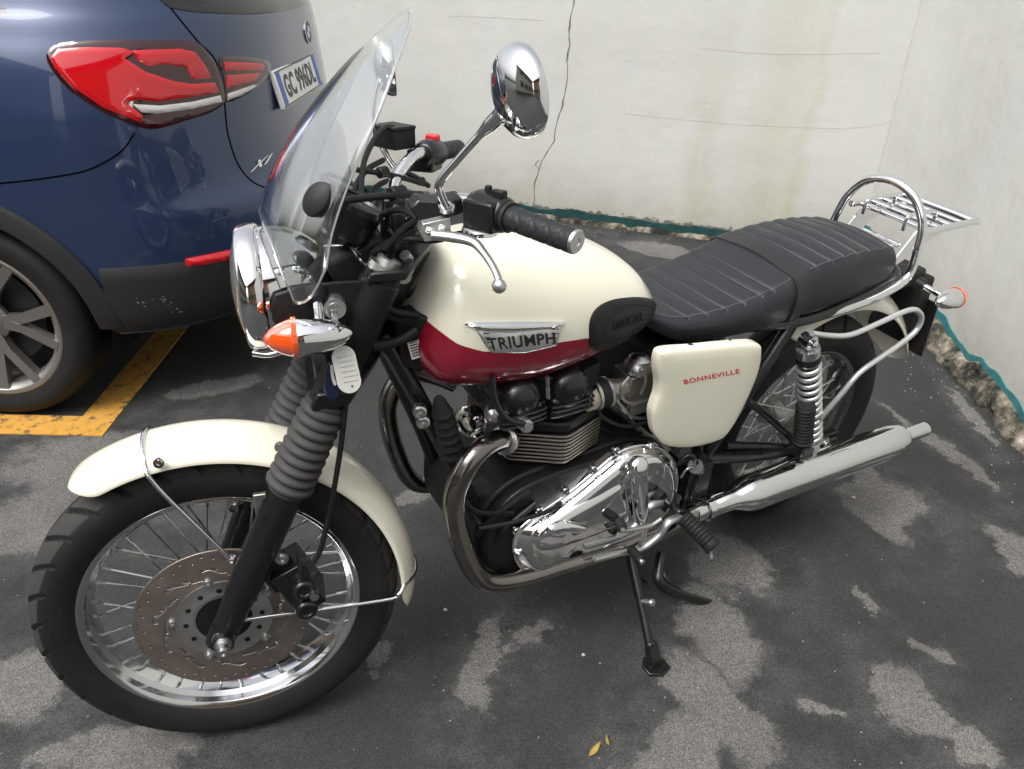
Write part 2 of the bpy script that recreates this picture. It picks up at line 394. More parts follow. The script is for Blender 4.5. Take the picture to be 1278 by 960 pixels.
m = MB(); lift = Vector((0, 0, .004))
P_ = [A, A+dirA*2.6, A+dirA*2.6+nA*wd, inner, A+dirB*4+nB*wd, A+dirB*4]
prism(m, [p for p in P_], lift); tag(m.build('parking_line', worn_paint()), kind='structure')

# ================================================================== WALLS
PB = Vector((2.428, 2.583, 0)); DB = Vector((.814, -.581, 0)).normalized()
PR = gr(1166, 444); PR2 = gr(1278, 571); DR = (PR2-PR).normalized()
def isect(p, d, q, e):
    k = d.x*e.y-d.y*e.x; u = ((q.x-p.x)*e.y-(q.y-p.y)*e.x)/k; return p+d*u
NB = Vector((DB.y, -DB.x, 0)); NB = NB if NB.dot(CAM-PB) > 0 else -NB
NR = Vector((DR.y, -DR.x, 0)); NR = NR if NR.dot(CAM-PR) > 0 else -NR
CORN = PR-NR*.05-DR*1.17
DB = (CORN-V((2.44, 2.572, 0))).normalized(); NB = Vector((DB.y, -DB.x, 0)); NB = NB if NB.dot(CAM-CORN) > 0 else -NB
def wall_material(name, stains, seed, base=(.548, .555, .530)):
    m = bpy.data.materials.new(name); m.use_nodes = True; t = m.node_tree; b = t.nodes['Principled BSDF']; L = t.links.new
    tc = nd(t, 'ShaderNodeTexCoord'); V = tc.outputs['Object']
    def noi(s, det=6, rough=.6, sc=(1, 1, 1)):
        mp = nd(t, 'ShaderNodeMapping'); mp.inputs['Scale'].default_value = sc; mp.inputs['Location'].default_value = (seed, seed*.7, 0); L(V, mp.inputs[0])
        n = nd(t, 'ShaderNodeTexNoise'); n.inputs['Scale'].default_value = s; n.inputs['Detail'].default_value = det; n.inputs['Roughness'].default_value = rough; L(mp.outputs[0], n.inputs['Vector']); return n.outputs[0]
    def mth(op, a, b_=None, c=None, clamp=False):
        n = nd(t, 'ShaderNodeMath', operation=op); n.use_clamp = clamp
        for i, v in enumerate((a, b_, c)):
            if v is None: continue
            if isinstance(v, (int, float)): n.inputs[i].default_value = v
            else: L(v, n.inputs[i])
        return n.outputs[0]
    def mixc(f, a, c):
        mx = nd(t, 'ShaderNodeMix', data_type='RGBA'); L(f, mx.inputs[0])
        for i, v in ((6, a), (7, c)):
            if isinstance(v, tuple): mx.inputs[i].default_value = (*v, 1)
            else: L(v, mx.inputs[i])
        return mx.outputs[2]
    sp = nd(t, 'ShaderNodeSeparateXYZ'); L(V, sp.inputs[0]); X, Z = sp.outputs[0], sp.outputs[2]
    col = mixc(mth('MULTIPLY', mth('SUBTRACT', noi(1.6, 6), .35), 1.6, clamp=True), tuple(c*.9 for c in base), tuple(min(1, c*1.07) for c in base))
    col = mixc(mth('MULTIPLY', mth('SUBTRACT', noi(3, 8, .7, (6, 1, .5)), .45), 1.4, clamp=True), col, (.55, .53, .45))   # faint rain runs
    # greenish damp runs at given places: (x, width, strength, height)
    for sx, sw, ss, sh in stains:
        wob = mth('ADD', X, mth('MULTIPLY', mth('SUBTRACT', noi(3, 4), .5), .25))
        d = mth('DIVIDE', mth('ABSOLUTE', mth('SUBTRACT', wob, sx)), sw)
        g = mth('SUBTRACT', 1, d, clamp=True); h = mth('SUBTRACT', 1, mth('DIVIDE', Z, sh), clamp=True)
        f = mth('MULTIPLY', mth('MULTIPLY', g, h), mth('MULTIPLY', noi(7, 8, .8, (3, 1, .7)), 1.25*ss), clamp=True)
        col = mixc(f, col, (.41, .41, .28))
    # dirt close to the ground
    dz = mth('SUBTRACT', 1, mth('DIVIDE', Z, .55), clamp=True); f = mth('MULTIPLY', mth('POWER', dz, 2.0), mth('MULTIPLY', noi(6, 9, .75), 1.3), clamp=True)
    col = mixc(f, col, (.24, .22, .15))
    dz = mth('SUBTRACT', 1, mth('DIVIDE', Z, .16), clamp=True); f = mth('MULTIPLY', mth('GREATER_THAN', mth('ADD', dz, noi(18, 8, .8)), 1.02), .8)
    col = mixc(f, col, (.05, .05, .04))
    L(col, b.inputs['Base Color']); b.inputs['Roughness'].default_value = .85
    bu = nd(t, 'ShaderNodeBump'); bu.inputs['Strength'].default_value = .55; bu.inputs['Distance'].default_value = .011
    L(mth('ADD', mth('ADD', noi(5, 4), mth('MULTIPLY', noi(45, 6, .7), .16)), mth('MULTIPLY', mth('GREATER_THAN', noi(4, 5), .60), .16)), bu.inputs['Height']); L(bu.outputs[0], b.inputs['Normal'])
    return m
def wall(name, p0, d, n, length, h, mt, t=.25):
    """object whose local X runs along d, local Y out of the wall, Z up"""
    z = Vector((0, 0, 1)); Mx = Matrix((d, n, z)).transposed().to_4x4(); Mx.translation = p0
    m = MB(); box(m, (length/2, -t/2, h/2-.05), (length, t, h+.1)); o = m.build(name, mt, sharp=20); o.matrix_world = Mx; return o
dbl = -DB   # runs from the corner towards the photo's left
def wl(o, px, py, n, p0, d):     # photo point on a wall plane -> wall local (x, z)
    oo, dd = ray(px, py); k = (p0-oo).dot(n)/dd.dot(n); P = oo+dd*k; return (P-p0).dot(d), P.z
bw_st = [(wl(0, 862, 270, NB, CORN, dbl)[0], .10, .9, 1.4), (wl(0, 960, 200, NB, CORN, dbl)[0], .22, .8, 2.6), (wl(0, 905, 100, NB, CORN, dbl)[0], .05, .4, 2.4), (wl(0, 1000, 200, NB, CORN, dbl)[0], .05, .8, 2.2), (wl(0, 668, 250, NB, CORN, dbl)[0], .08, .5, .6)]
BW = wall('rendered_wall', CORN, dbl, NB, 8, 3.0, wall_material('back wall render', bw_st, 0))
tag(BW, 'cracked pale rendered wall running behind the motorcycle and car, with green damp runs', 'wall')
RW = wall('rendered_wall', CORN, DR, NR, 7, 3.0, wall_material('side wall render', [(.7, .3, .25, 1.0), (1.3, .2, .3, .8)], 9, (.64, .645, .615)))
tag(RW, 'pale rendered wall at the right with a crumbling base under a teal stripe', 'wall')
# crack in the back wall
DARK = mat('crack shadow', (.11, .10, .08), .95)
DARK2 = mat('hairline shadow', (.47, .47, .43), .95)
def crack(pts, w, par, n, p0, d, amp=.012, seed=0):
    L_ = [Vector((*wl(0, *q, n, p0, d), 0)) for q in pts]; L_ = spline(L_, 14); m = MB(); vs = []
    for i, p in enumerate(L_):
        a = noise.noise(Vector((p.x*9+seed, p.y*9, 3)))*amp*1.5+noise.noise(Vector((p.x*40+seed, p.y*40, 7)))*amp*.5
        ww = w*(.35+1.3*abs(noise.noise(Vector((p.x*14, p.y*14, seed+5)))))
        for s in (-1, 1): vs.append(Vector((p.x+a+s*ww/2, -.01, p.y)))
        for s in (-1, 1): vs.append(Vector((p.x+a+s*ww/2, .0012, p.y)))
    fs = []
    for i in range(len(L_)-1):
        o = i*4; q = o+4; fs += [(o+2, o+3, q+3, q+2), (o, o+2, q+2, q), (o+3, o+1, q+1, q+3)]
    m.add(vs, fs); return m.build('crack', DARK if w > .003 else DARK2, par)
crack([(716, -30), (716, 5), (710, 30), (711, 55), (707, 80), (707, 105), (700, 140), (690, 175), (672, 210), (667, 240), (666, 265)], .0075, BW, NB, CORN, dbl)
crack([(675, 212), (668, 206), (672, 200)], .004, BW, NB, CORN, dbl, .004, 4)
crack([(875, 60), (935, 66), (1000, 68), (1100, 66)], .0009, BW, NB, CORN, dbl, .006, 2)
crack([(780, 142), (860, 150), (930, 156), (1060, 160), (1120, 150)], .0009, BW, NB, CORN, dbl, .006, 3)
crack([(960, 290), (950, 250), (944, 200), (958, 150)], .0009, BW, NB, CORN, dbl, .01, 5)
crack([(865, 275), (876, 210), (884, 160)], .0009, BW, NB, CORN, dbl, .01, 6)
crack([(560, 20), (620, 22), (680, 26)], .0009, BW, NB, CORN, dbl, .008, 8)
crack([(1156, -5), (1140, 60), (1125, 120), (1100, 225)], .0035, BW, NB, CORN, dbl, .006, 11)
m = MB(); tube(m, [CORN+(NB+NR)*.001+V((noise.noise(V((z_*.9, 3, 1)))*.003, noise.noise(V((z_*.9, 7, 1)))*.003, z_*.1)) for z_ in range(0, 30)], .0045, 6, n=1); m.v = [BW.matrix_world.inverted() @ v for v in m.v]; m.build('corner_joint', DARK2, BW)
# crumbling base and teal paint stripe
TEAL = mat('teal paint', (.035, .17, .185), .7, var=.7, vscale=22, bump=.4, bscale=60)
TEALD = mat('grimy teal paint', (.012, .05, .052), .7, var=.6, vscale=25, bump=.5, bscale=60)
def rubble_mat():
    m = bpy.data.materials.new('crumbling render'); m.use_nodes = True; t = m.node_tree; b = t.nodes['Principled BSDF']; L = t.links.new
    tc = nd(t, 'ShaderNodeTexCoord'); n = nd(t, 'ShaderNodeTexNoise'); n.inputs['Scale'].default_value = 10; n.inputs['Detail'].default_value = 12; n.inputs['Roughness'].default_value = .72; L(tc.outputs['Object'], n.inputs['Vector'])
    cr = nd(t, 'ShaderNodeValToRGB'); e = cr.color_ramp.elements; e[0].position = .42; e[0].color = (.012, .012, .010, 1); e[1].position = .53; e[1].color = (.13, .115, .085, 1)
    for p, c in ((.47, (.04, .04, .028, 1)), (.60, (.25, .215, .165, 1)), (.70, (.46, .44, .40, 1))): x = e.new(p); x.color = c
    L(n.outputs[0], cr.inputs[0]); L(cr.outputs[0], b.inputs['Base Color']); b.inputs['Roughness'].default_value = .95
    bu = nd(t, 'ShaderNodeBump'); bu.inputs['Strength'].default_value = 1; bu.inputs['Distance'].default_value = .015; L(n.outputs[0], bu.inputs['Height']); L(bu.outputs[0], b.inputs['Normal']); return m
RUBM = rubble_mat()
def base_strip(par, length, h, depth, seed, st_h, teal, jag=.012, slope=0):
    nx = int(length/.012); nz = 14; vs = []; m = MB(); up_ = []
    for i in range(nx+1):
        x = i*.012; top = max(.03, h-slope*x)+noise.noise(Vector((x*2.2, seed, 0)))*jag*3+noise.noise(Vector((x*11, seed, 4)))*jag
        up_.append(top)
        for j in range(nz+1):
            v = j/nz; z = v*top; y = depth*(1-v*.8)+noise.noise(Vector((x*7, z*12, seed)))*depth*.55+noise.noise(Vector((x*22, z*25, seed)))*depth*.3+abs(noise.noise(Vector((x*60, z*60, seed))))*depth*.22
            if j == nz: y = .001
            vs.append(Vector((x, max(y, .001), z-.01 if j == 0 else z)))
    fs = [(i*(nz+1)+j, (i+1)*(nz+1)+j, (i+1)*(nz+1)+j+1, i*(nz+1)+j+1) for i in range(nx) for j in range(nz)]
    m.add(vs, fs); m.build('crumbling_base', RUBM, par, sharp=60)
    m = MB(); vs = []
    for i in range(nx+1):
        x = i*.012; t0 = up_[i]-.012; t0 += max(0, noise.noise(Vector((x*8, seed+2, 1)))-.15)*.03; t1 = up_[i]+st_h*(1+.9*noise.noise(Vector((x*6, seed+9, 0))))+noise.noise(Vector((x*17, seed+4, 0)))*.005+noise.noise(Vector((x*30, seed, 9)))*.003
        vs += [Vector((x, -.004, t0)), Vector((x, .005, t0)), Vector((x, .005, t1)), Vector((x, -.004, t1))]
    fs = []
    for i in range(nx):
        for k in range(3): fs.append((i*4+k, i*4+4+k, i*4+5+k, i*4+1+k))
    m.add(vs, fs); m.build('paint_stripe', teal, par)
base_strip(RW, 6.5, .155, .05, 3, .026, TEAL, .024, .055)
base_strip(BW, 7.5, .022, .02, 13, .036, TEALD, .007)

# ================================================================== BUILDING ACROSS THE YARD (seen in the chrome)
def building(name, p0, d, n, length, h, wc, label, door=None):
    z = Vector((0, 0, 1)); root = empty(name, p0); root.matrix_world = Matrix.Translation(p0) @ Matrix((d, n, z)).transposed().to_4x4()
    tag(root, label, 'building')
    wm = mat(name+' render', wc, .85, bump=.4, bscale=30, var=.12, vscale=1.5)
    m = MB(); box(m, (length/2, -1.5, h/2), (length, 3, h)); wo = m.build('wall', wm, root)
    m = MB(); box(m, (length/2, -1.2, h+.1), (length+.6, 4, .22)); m.build('roof', mat(name+' roof', (.25, .11, .07), .8), root)
    gm = mat(name+' glass', (.03, .035, .04), .08); fm = mat(name+' frames', (.55, .53, .48), .6); sm = mat(name+' shutter', (.07, .14, .09), .6)
    x = 1.2
    while x < length-1:
        for zz in (1.0, 4.0):
            if zz+1.6 > h: continue
            m = MB(); box(m, (x, .02, zz+.75), (1.0, .06, 1.5)); f = m.build('window', fm, root)
            m = MB(); box(m, (x, .052, zz+.75), (.86, .02, 1.36)); m.build('pane', gm, f)
            for s in (-1, 1):
                m = MB(); box(m, (x+s*.78, .05, zz+.75), (.5, .05, 1.5)); m.build('shutter', sm, root)
        x += 2.6
    return root
building('house', V((5.5, -6.2, 0)), V((-1, -.25, 0)).normalized(), V((-.25, 1, 0)).normalized(), 13, 5.4, (.42, .24, .14), 'terracotta rendered house across the yard, mirrored in the chrome')
building('house', V((-9.0, -9.5, 0)), V((.1, 1, 0)).normalized(), V((1, -.1, 0)).normalized(), 12, 5.6, (.50, .45, .36), 'ochre rendered house out of view at the far left, added for the chrome reflections')  # unseen house, added to give the chrome darker reflections

# ================================================================== MOTORCYCLE
BIKE = empty('motorcycle', (0, 0, 0), (LEAN, 0, 0))
tag(BIKE, 'cream and dark red classic roadster motorcycle leaning on its side stand', 'motorcycle')
V = Vector
FAX = V((0, 0, .331)); RAX = V((1.4958, 0, .32))
def solid(o, th, off=-1):
    s = o.modifiers.new('solid', 'SOLIDIFY'); s.thickness = th; s.offset = off; return o
def make_wheel(c, st, tyre_prof, tread, R_rim, wr, hubw, hub_r, nsp, rimmat, label):
    T = {}
    m = MB(); hb = [(-hubw, hub_r*.55), (-hubw, hub_r), (-hubw+.006, hub_r), (-hubw+.010, hub_r*.62), (-.01, hub_r*.5), (.01, hub_r*.5), (hubw-.010, hub_r*.62), (hubw-.006, hub_r), (hubw, hub_r), (hubw, hub_r*.55)]
    lathe(m, hb, c, (0, 1, 0), 36); w = m.build('wheel', DULLALU, BIKE, st, label=label)
    NS = 1200; n = len(tyre_prof); vs = []
    for i in range(NS):
        a = 2*math.pi*i/NS
        for (y, r) in tyre_prof: r2 = r-(tread(a, y) if r > tyre_prof[len(tyre_prof)//2][1]-.030 else 0); vs.append(c+V((r2*math.cos(a), y, r2*math.sin(a))))
    fs = [(i*n+j, i*n+j+1, ((i+1) % NS)*n+j+1, ((i+1) % NS)*n+j) for i in range(NS) for j in range(n-1)]
    m = MB(); m.add(vs, fs); rt_ = tyre_prof[n//2][1]
    for q_, f in enumerate(fs):
        i_, j_ = divmod(q_, n-1); y0, ra = tyre_prof[j_]; y1, rb = tyre_prof[j_+1]; a0_ = 2*math.pi*i_/NS; a1_ = 2*math.pi*(i_+1)/NS
        if min(ra, rb) > rt_-.024 and max(tread(a0_, y0), tread(a1_, y0), tread(a0_, y1), tread(a1_, y1)) < .0025: m.m[q_] = 1
    m.build('tyre', [RUB, TREAD], w, st, sharp=30)
    k = wr; q = R_rim
    pr = [(-k-.0025, q-.011), (-k-.0045, q-.0045), (-k-.0025, q), (-k+.001, q), (-k+.003, q-.008), (-k+.006, q-.011), (k-.006, q-.011), (k-.003, q-.008), (k-.001, q), (k+.0025, q), (k+.0045, q-.0045), (k+.0025, q-.011),
          (k-.002, q-.0155), (k*.62, q-.018), (k*.42, q-.026), (0, q-.028), (-k*.42, q-.026), (-k*.62, q-.018), (-k+.002, q-.0155)]
    m = MB(); lathe(m, pr, c, (0, 1, 0), 144, closed=True); m.build('rim', rimmat, w, st, sharp=30)
    TM = (STM if st else Matrix.Identity(4))
    for ty in range(4):
        s = -1 if ty % 2 else 1; lean = 1 if ty < 2 else -1; a0 = ty*2*math.pi/nsp; h0 = a0+lean*.95
        m = MB(); A_ = c+V((math.cos(h0)*hub_r*.86, s*(hubw-.003), math.sin(h0)*hub_r*.86)); B2 = c+V((math.cos(a0)*(q-.026), s*.004, math.sin(a0)*(q-.026)))
        cyl(m, A_, B2, .0019, 6); d = (A_-B2).normalized(); cyl(m, B2, B2+d*.018, .0035, 8)
        base = m.build('spoke', STEEL, w, st)
        for i in range(1, nsp//4):
            o = base.copy(); COL.objects.link(o); o.parent = w
            o.matrix_basis = TM @ Matrix.Translation(c) @ Matrix.Rotation(-i*4*2*math.pi/nsp, 4, 'Y') @ Matrix.Translation(-c) @ TM.inverted()
    return w
def mirror_prof(h): return h+[(-y, r) for y, r in h[-2::-1]]
def dens(p, k):
    o = []
    for i in range(len(p)-1):
        for j in range(k): u = j/k; o.append((p[i][0]*(1-u)+p[i+1][0]*u, p[i][1]*(1-u)+p[i+1][1]*u))
    return o+[p[-1]]
fp = [(p.x, p.y) for p in spline([V((-.032, .243, 0)), V((-.041, .252, 0)), V((-.0485, .268, 0)), V((-.0515, .287, 0)), V((-.0485, .303, 0)), V((-.041, .315, 0)), V((-.028, .325, 0)), V((-.013, .330, 0)), V((0, .331, 0))], 4)]
def tread_f(a, y):
    ay = abs(y)
    if ay > .051 : return 0
    u = (a*30/(2*math.pi)+(0.5 if y > 0 else 0)+(ay/.047)**1.3*.75) % 1
    if .008 < ay < .0505 and u < .17: return .0065*min(1, u/.035, (.17-u)/.035, (.0525-ay)/.004)
    return .004 if ay < .0022 else 0
WF = make_wheel(FAX, True, mirror_prof(fp), tread_f, .2545, .036, .034, .042, 36, RIMCHR, 'front wheel with a brown brake disc')
rp = [(p.x, p.y) for p in spline([V((-.038, .218, 0)), V((-.050, .228, 0)), V((-.062, .246, 0)), V((-.0655, .266, 0)), V((-.062, .285, 0)), V((-.052, .300, 0)), V((-.035, .313, 0)), V((-.016, .319, 0)), V((0, .320, 0))], 4)]
def tread_r(a, y):
    ay = abs(y); u = (a*22/(2*math.pi)+(0.5 if y > 0 else 0)-(ay/.06)*.7) % 1
    if .012 < ay < .058 and u < .12: return .0055*min(1, u/.03, (.12-u)/.03)
    return .004 if ay < .003 else 0
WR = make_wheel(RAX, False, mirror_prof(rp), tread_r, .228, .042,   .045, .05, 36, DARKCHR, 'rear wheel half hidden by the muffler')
# brake disc with its slots and holes cut through
m = MB(); NT = 1200; r0, r1, NR_ = .084, .156, 60; yd = -.062; vs = []
for j in range(NR_+1):
    for i in range(NT): a = 2*math.pi*i/NT; r = r0+(r1-r0)*j/NR_; vs.append(FAX+V((r*math.cos(a), yd, r*math.sin(a))))
fs = []
for j in range(NR_):
    r = r0+(r1-r0)*(j+.5)/NR_
    for i in range(NT):
        a = 2*math.pi*(i+.5)/NT; cut = False
        u = (a*10/(2*math.pi)) % 1; ph = (u-.5)*2            # ten wavy slots
        if abs(ph) < .62 and abs(r-(.113+.010*ph+.0025*math.sin(ph*6))) < .0036: cut = True
        u2 = ((a+.31)*10/(2*math.pi)) % 1; ph = (u2-.5)*2
        if abs(ph) < .38 and abs(r-(.100+.007*ph)) < .0028: cut = True
        for rr_, off in ((.147, 0), (.139, .5)):
            k = (a*24/(2*math.pi)+off) % 1-.5; 
            if (k*2*math.pi/24*rr_)**2+(r-rr_)**2 < .0021**2: cut = True
        if not cut: fs.append((j*NT+i, j*NT+(i+1) % NT, (j+1)*NT+(i+1) % NT, (j+1)*NT+i))
m.add(vs, fs); solid(m.build('brake_disc', DISC, WF, True), .005, 0)
m = MB(); lathe(m, [(yd-.005, .050), (yd-.006, .056), (yd-.005, .060), (yd-.003, .074), (yd-.004, .086), (yd+.004, .086), (yd+.004, .05)], FAX, (0, 1, 0), 64, closed=True)
for k in range(5):
    a = 2*math.pi*k/5+.5; bolt(m, FAX+V((math.cos(a)*.090, yd-.002, math.sin(a)*.090)), (0, -1, 0), .006, .007)
m.build('disc_carrier', ALU, WF, True)
m = MB()
for k in range(12): a = 2*math.pi*k/12; cyl(m, FAX+V((math.cos(a)*.067, yd-.0025, math.sin(a)*.067)), FAX+V((math.cos(a)*.067, yd-.0052, math.sin(a)*.067)), .005, 10)
lathe(m, [(yd-.004, .050), (yd-.0045, .030), (yd-.0045, 0)], FAX, (0, 1, 0), 40); m.build('hub_cap', ENG, WF, True)
# rear disc / hub on the near side
m = MB(); lathe(m, [(-.046, .052), (-.052, .052), (-.056, .035), (-.058, .0)], RAX, (0, 1, 0), 48); m.build('hub_cover', DULLALU, WR)

# ---- fork
def mir(p): return V((p[0], -p[1], p[2]))
def fk(s, y): return FAX+AX*s+V((0, y, 0))
for sg in (-1, 1):
    y = .1*sg
    m = MB(); lathe(m, [(-.030, .020), (-.026, .0245), (0, .026), (.06, .026), (.10, .0295), (.27, .031), (.335, .031)], fk(0, y), AX, 28)
    if sg < 0:
        lathe(m, [(0, .019), (.02, .019)], fk(0, y)+V((0, -.034, 0)), (0, 1, 0), 20)
    fl = m.build('fork_slider', BLK, BIKE, True)
    m = MB(); lathe(m, [(0, .0075), (0, .0125), (.012, .0135), (.016, .016), (.028, .016), (.030, .02), (.034, .02)], fk(0, y)+V((0, .052*sg, 0)), (0, -sg, 0), 24, caps=True); bolt(m, fk(0, y)+V((0, .052*sg, 0)), (0, sg, 0), .009, .006)
    m.build('axle_nut', STEEL, fl, True)
    prof = [(.318, .033)]
    for i in range(9):
        h = .325+i*.0185; prof += [(h, .034), (h+.004, .0415-.0005*i), (h+.009, .0425-.0005*i), (h+.013, .040-.0005*i), (h+.0165, .0335-.0002*i)]
    prof += [(.494, .034), (.498, .034), (.499, .029)]
    m = MB(); lathe(m, prof, fk(0, y), AX, 40); m.build('fork_gaiter', GAIT, BIKE, True, sharp=70)
    m = MB(); lathe(m, [(.495, .030), (.60, .031), (.602, .0325), (.72, .0325), (.722, .030), (.735, .030)], fk(0, y), AX, 32)
    ft = m.build('fork_tube', SATIN, BIKE, True)
    m = MB(); lathe(m, [(.733, .029), (.748, .029), (.750, .021), (.758, .020), (.760, .013), (.755, .012), (.755, 0)], fk(0, y), AX, 28); m.build('fork_cap', ALU, ft, True)
m = MB(); prism(m, [fk(.50, -.135)+V((-.03, 0, 0)), fk(.50, .135)+V((-.03, 0, 0)), fk(.50, .135)+V((.03, 0, 0)), fk(.50, .04)+V((.085, 0, .02)), fk(.50, -.04)+V((.085, 0, .02)), fk(.50, -.135)+V((.03, 0, 0))], AX*.032); m.build('lower_yoke', BLK, BIKE, True, bevel=.004)
m = MB(); prism(m, [fk(.728, -.135)+V((-.03, 0, 0)), fk(.728, .135)+V((-.03, 0, 0)), fk(.728, .135)+V((.03, 0, 0)), fk(.728, .04)+V((.09, 0, .02)), fk(.728, -.04)+V((.09, 0, .02)), fk(.728, -.135)+V((.03, 0, 0))], AX*.02)
lathe(m, [(0, .018), (.012, .018), (.018, .012)], fk(.745, 0)+V((.062, 0, .01)), AX, 20); yk = m.build('upper_yoke', BLK, BIKE, True, bevel=.004)
# small clamp hardware at the yoke, as the photo shows silver fittings behind the fork cap
m = MB(); tube(m, bp([(505, 318, -.10), (512, 330, -.09), (503, 347, -.09)], 'S'), .009, 10); lathe(m, [(0, .012), (.01, .012), (.01, .006), (0, .006)], at(503, 343, -.105, 'S'), (0, -1, 0), 20, closed=True); m.build('clamp_bolt', ALU, yk, True)
# ---- front mudguard
def guard(c, w, r_a, a0, a1, drop, tip0, tip1, n=70, ny=20):
    vs = []; fs = []
    for i in range(n+1):
        u = .5-.5*math.cos(math.pi*i/n); a = R(a0+(a1-a0)*u); rr = r_a(u)
        d0 = u*abs(a1-a0)*math.pi/180*rr; d1 = (1-u)*abs(a1-a0)*math.pi/180*rr
        k = min(1, math.sqrt(max(0, 1-(1-min(1, d0/tip0))**2)))*min(1, math.sqrt(max(0, 1-(1-min(1, d1/tip1))**2))); k = max(k, .04)
        for j in range(ny+1):
            v = j/ny*2-1; y = v*w*k
            r = rr-drop*abs(y/w)**2.6-(1-k)*drop*.35
            vs.append(c+V((r*math.cos(a), y, r*math.sin(a))))
    for i in range(n):
        for j in range(ny): fs.append((i*(ny+1)+j, i*(ny+1)+j+1, (i+1)*(ny+1)+j+1, (i+1)*(ny+1)+j))
    m = MB(); m.add(vs, fs); return m
fg = guard(FAX, .068, lambda u: .3725-.010*u, 125, -14, .034, .06, .075)
MG = solid(fg.build('mudguard', CREAM, BIKE, True, sharp=60, label='cream front mudguard'), .003)
fbv = fg.bvh()
def ov(a, r=.392, w=.071, n=9, dr=.036, c=FAX):   # loop that crosses a mudguard at angle a
    out = []
    for j in range(n):
        v = -1+2*j/(n-1); rr = r-dr*abs(v)**2.4; out.append(c+V((math.cos(R(a))*rr, v*w, math.sin(R(a))*rr)))
    return out
lp = ov(102.5, .3765, .071, 9, .034)
m = MB(); half = [lp[-1], at(192, 597, -.078, 'S')*1.0]
for sg in (-1, 1):
    e = lp[0 if sg < 0 else -1]; q1 = at(197, 604, -.080, 'S'); q2 = at(212, 624, -.082, 'S'); q3 = at(289, 699, -.082, 'S')
    P_ = [e, e*.8+q2*.2+V((0, .002*sg, 0)), q2, q3] if sg < 0 else [e, e*.8+mir(q2)*.2, mir(q2), mir(q3)]
    m2 = MB(); tube(m2, P_, .0042, 10, n=5); bolt(m2, P_[-1], (0, sg, 0), .006); m2.build('mudguard_stay', CHROME, MG, True)
tube(m, lp, .0042, 10, n=3); bolt(m, at(198, 578, -.073, 'S'), (0, -1, .2), .006, .005); m.build('stay_loop', CHROME, MG, True)
lp = ov(1, .368, .069, 9, .034); m = MB()
for sg in (-1, 1):
    e = lp[0 if sg < 0 else -1]; m2 = MB()
    tube(m2, [e, e+V((-.012, sg*.008, -.012)), e+V((-.045, sg*.010, -.018)), FAX+V((.045, .092*sg, .012)), FAX+V((.018, .09*sg, .008))], .0042, 10, n=5); m2.build('mudguard_stay', CHROME, MG, True)
tube(m, lp, .0042, 10, n=3); m.build('stay_loop', CHROME, MG, True)
m = MB(); bolt(m, at(349, 558, -.066, 'S'), (0, -1, .3), .006, .005); m.build('screw', STEEL, MG, True)
for sg in (-1, 1): m = MB(); box(m, fk(.275, .074*sg)+V((-.022, 0, 0)), (.035, .010, .045)); m.build('mudguard_bracket', DULLALU, MG, True, bevel=.002)
# ---- brake caliper and hose
m = MB(); cc = at(372, 722, -.075, 'S')
Mr = Matrix.Rotation(R(-25), 3, 'Y')
box(m, cc, (.055, .075, .10), Mr); box(m, cc+V((-.03, .0, .02)), (.05, .03, .055), Mr); box(m, cc+V((-.045, -.006, .045)), (.07, .022, .026), Mr)
for q in ((.004, .022), (.004, -.024)): lathe(m, [(0, .021), (.045, .020), (.049, .016), (.049, .010), (.046, .009), (.046, 0)], cc+V((q[0], -.02, q[1])), (.15, -1, 0), 24)
cal = m.build('brake_caliper', BLK, BIKE, True, bevel=.004)
m = MB(); bolt(m, at(352, 697, -.10, 'S'), (0, -1, 0), .008, .008); m.build('caliper_bolt', STEEL, cal, True); m = MB()
cyl(m, cc+V((.026, -.055, .012)), cc+V((.026, -.075, .012)), .008, 14); m.build('bleed_fitting', STEEL, cal, True)
m = MB(); tube(m, bp([(392, 702, -.115), (402, 680, -.115), (415, 620, -.115), (425, 560, -.12), (433, 490, -.12), (440, 430, -.08), (455, 360, -.03)], 'S'), .0048, 10); m.build('brake_hose', BLKP, BIKE, True)

# ---- headlight
HL = V((.120, 0, .945)); HD = V((1, 0, .02)).normalized()
m = MB(); lathe(m, [(.026, .0985), (.045, .0975), (.070, .0925), (.095, .082), (.118, .064), (.135, .040), (.143, .018), (.145, 0)], HL, HD, 72, caps=False); h = m.build('headlight', CHROME, BIKE, True, sharp=60)
m = MB(); lathe(m, [(-.002, .088), (-.008, .090), (-.010, .094), (-.007, .099), (.002, .1025), (.012, .1035), (.024, .1025), (.028, .0990), (.026, .097), (.0, .088)], HL, HD, 72, closed=True); m.build('rim', CHROME, h, True, sharp=50)
m = MB(); lathe(m, [(-.004, .089), (-.012, .080), (-.020, .055), (-.024, .025), (-.025, 0)], HL, HD, 64); m.build('lens', GLASS, h, True)
m = MB(); lathe(m, [(.008, .088), (.03, .07), (.055, .03), (.06, 0)], HL, HD, 48); m.build('reflector', CHROME, h, True)
m = MB(); lathe(m, [(0, .013), (.006, .013), (.010, .009), (.02, .009), (.022, .006), (.018, .005), (.018, 0)], HL+V((.058, -.094, -.012)), (0, -1, 0), 20); m.build('mounting_bolt', STEEL, h, True)
m = MB(); tube(m, [HL+V((-.004, -.05, -.093)), HL+V((.02, -.055, -.096)), HL+V((.05, -.06, -.088))], .006, 10); m.build('rim_clip', CHROME, h, True)
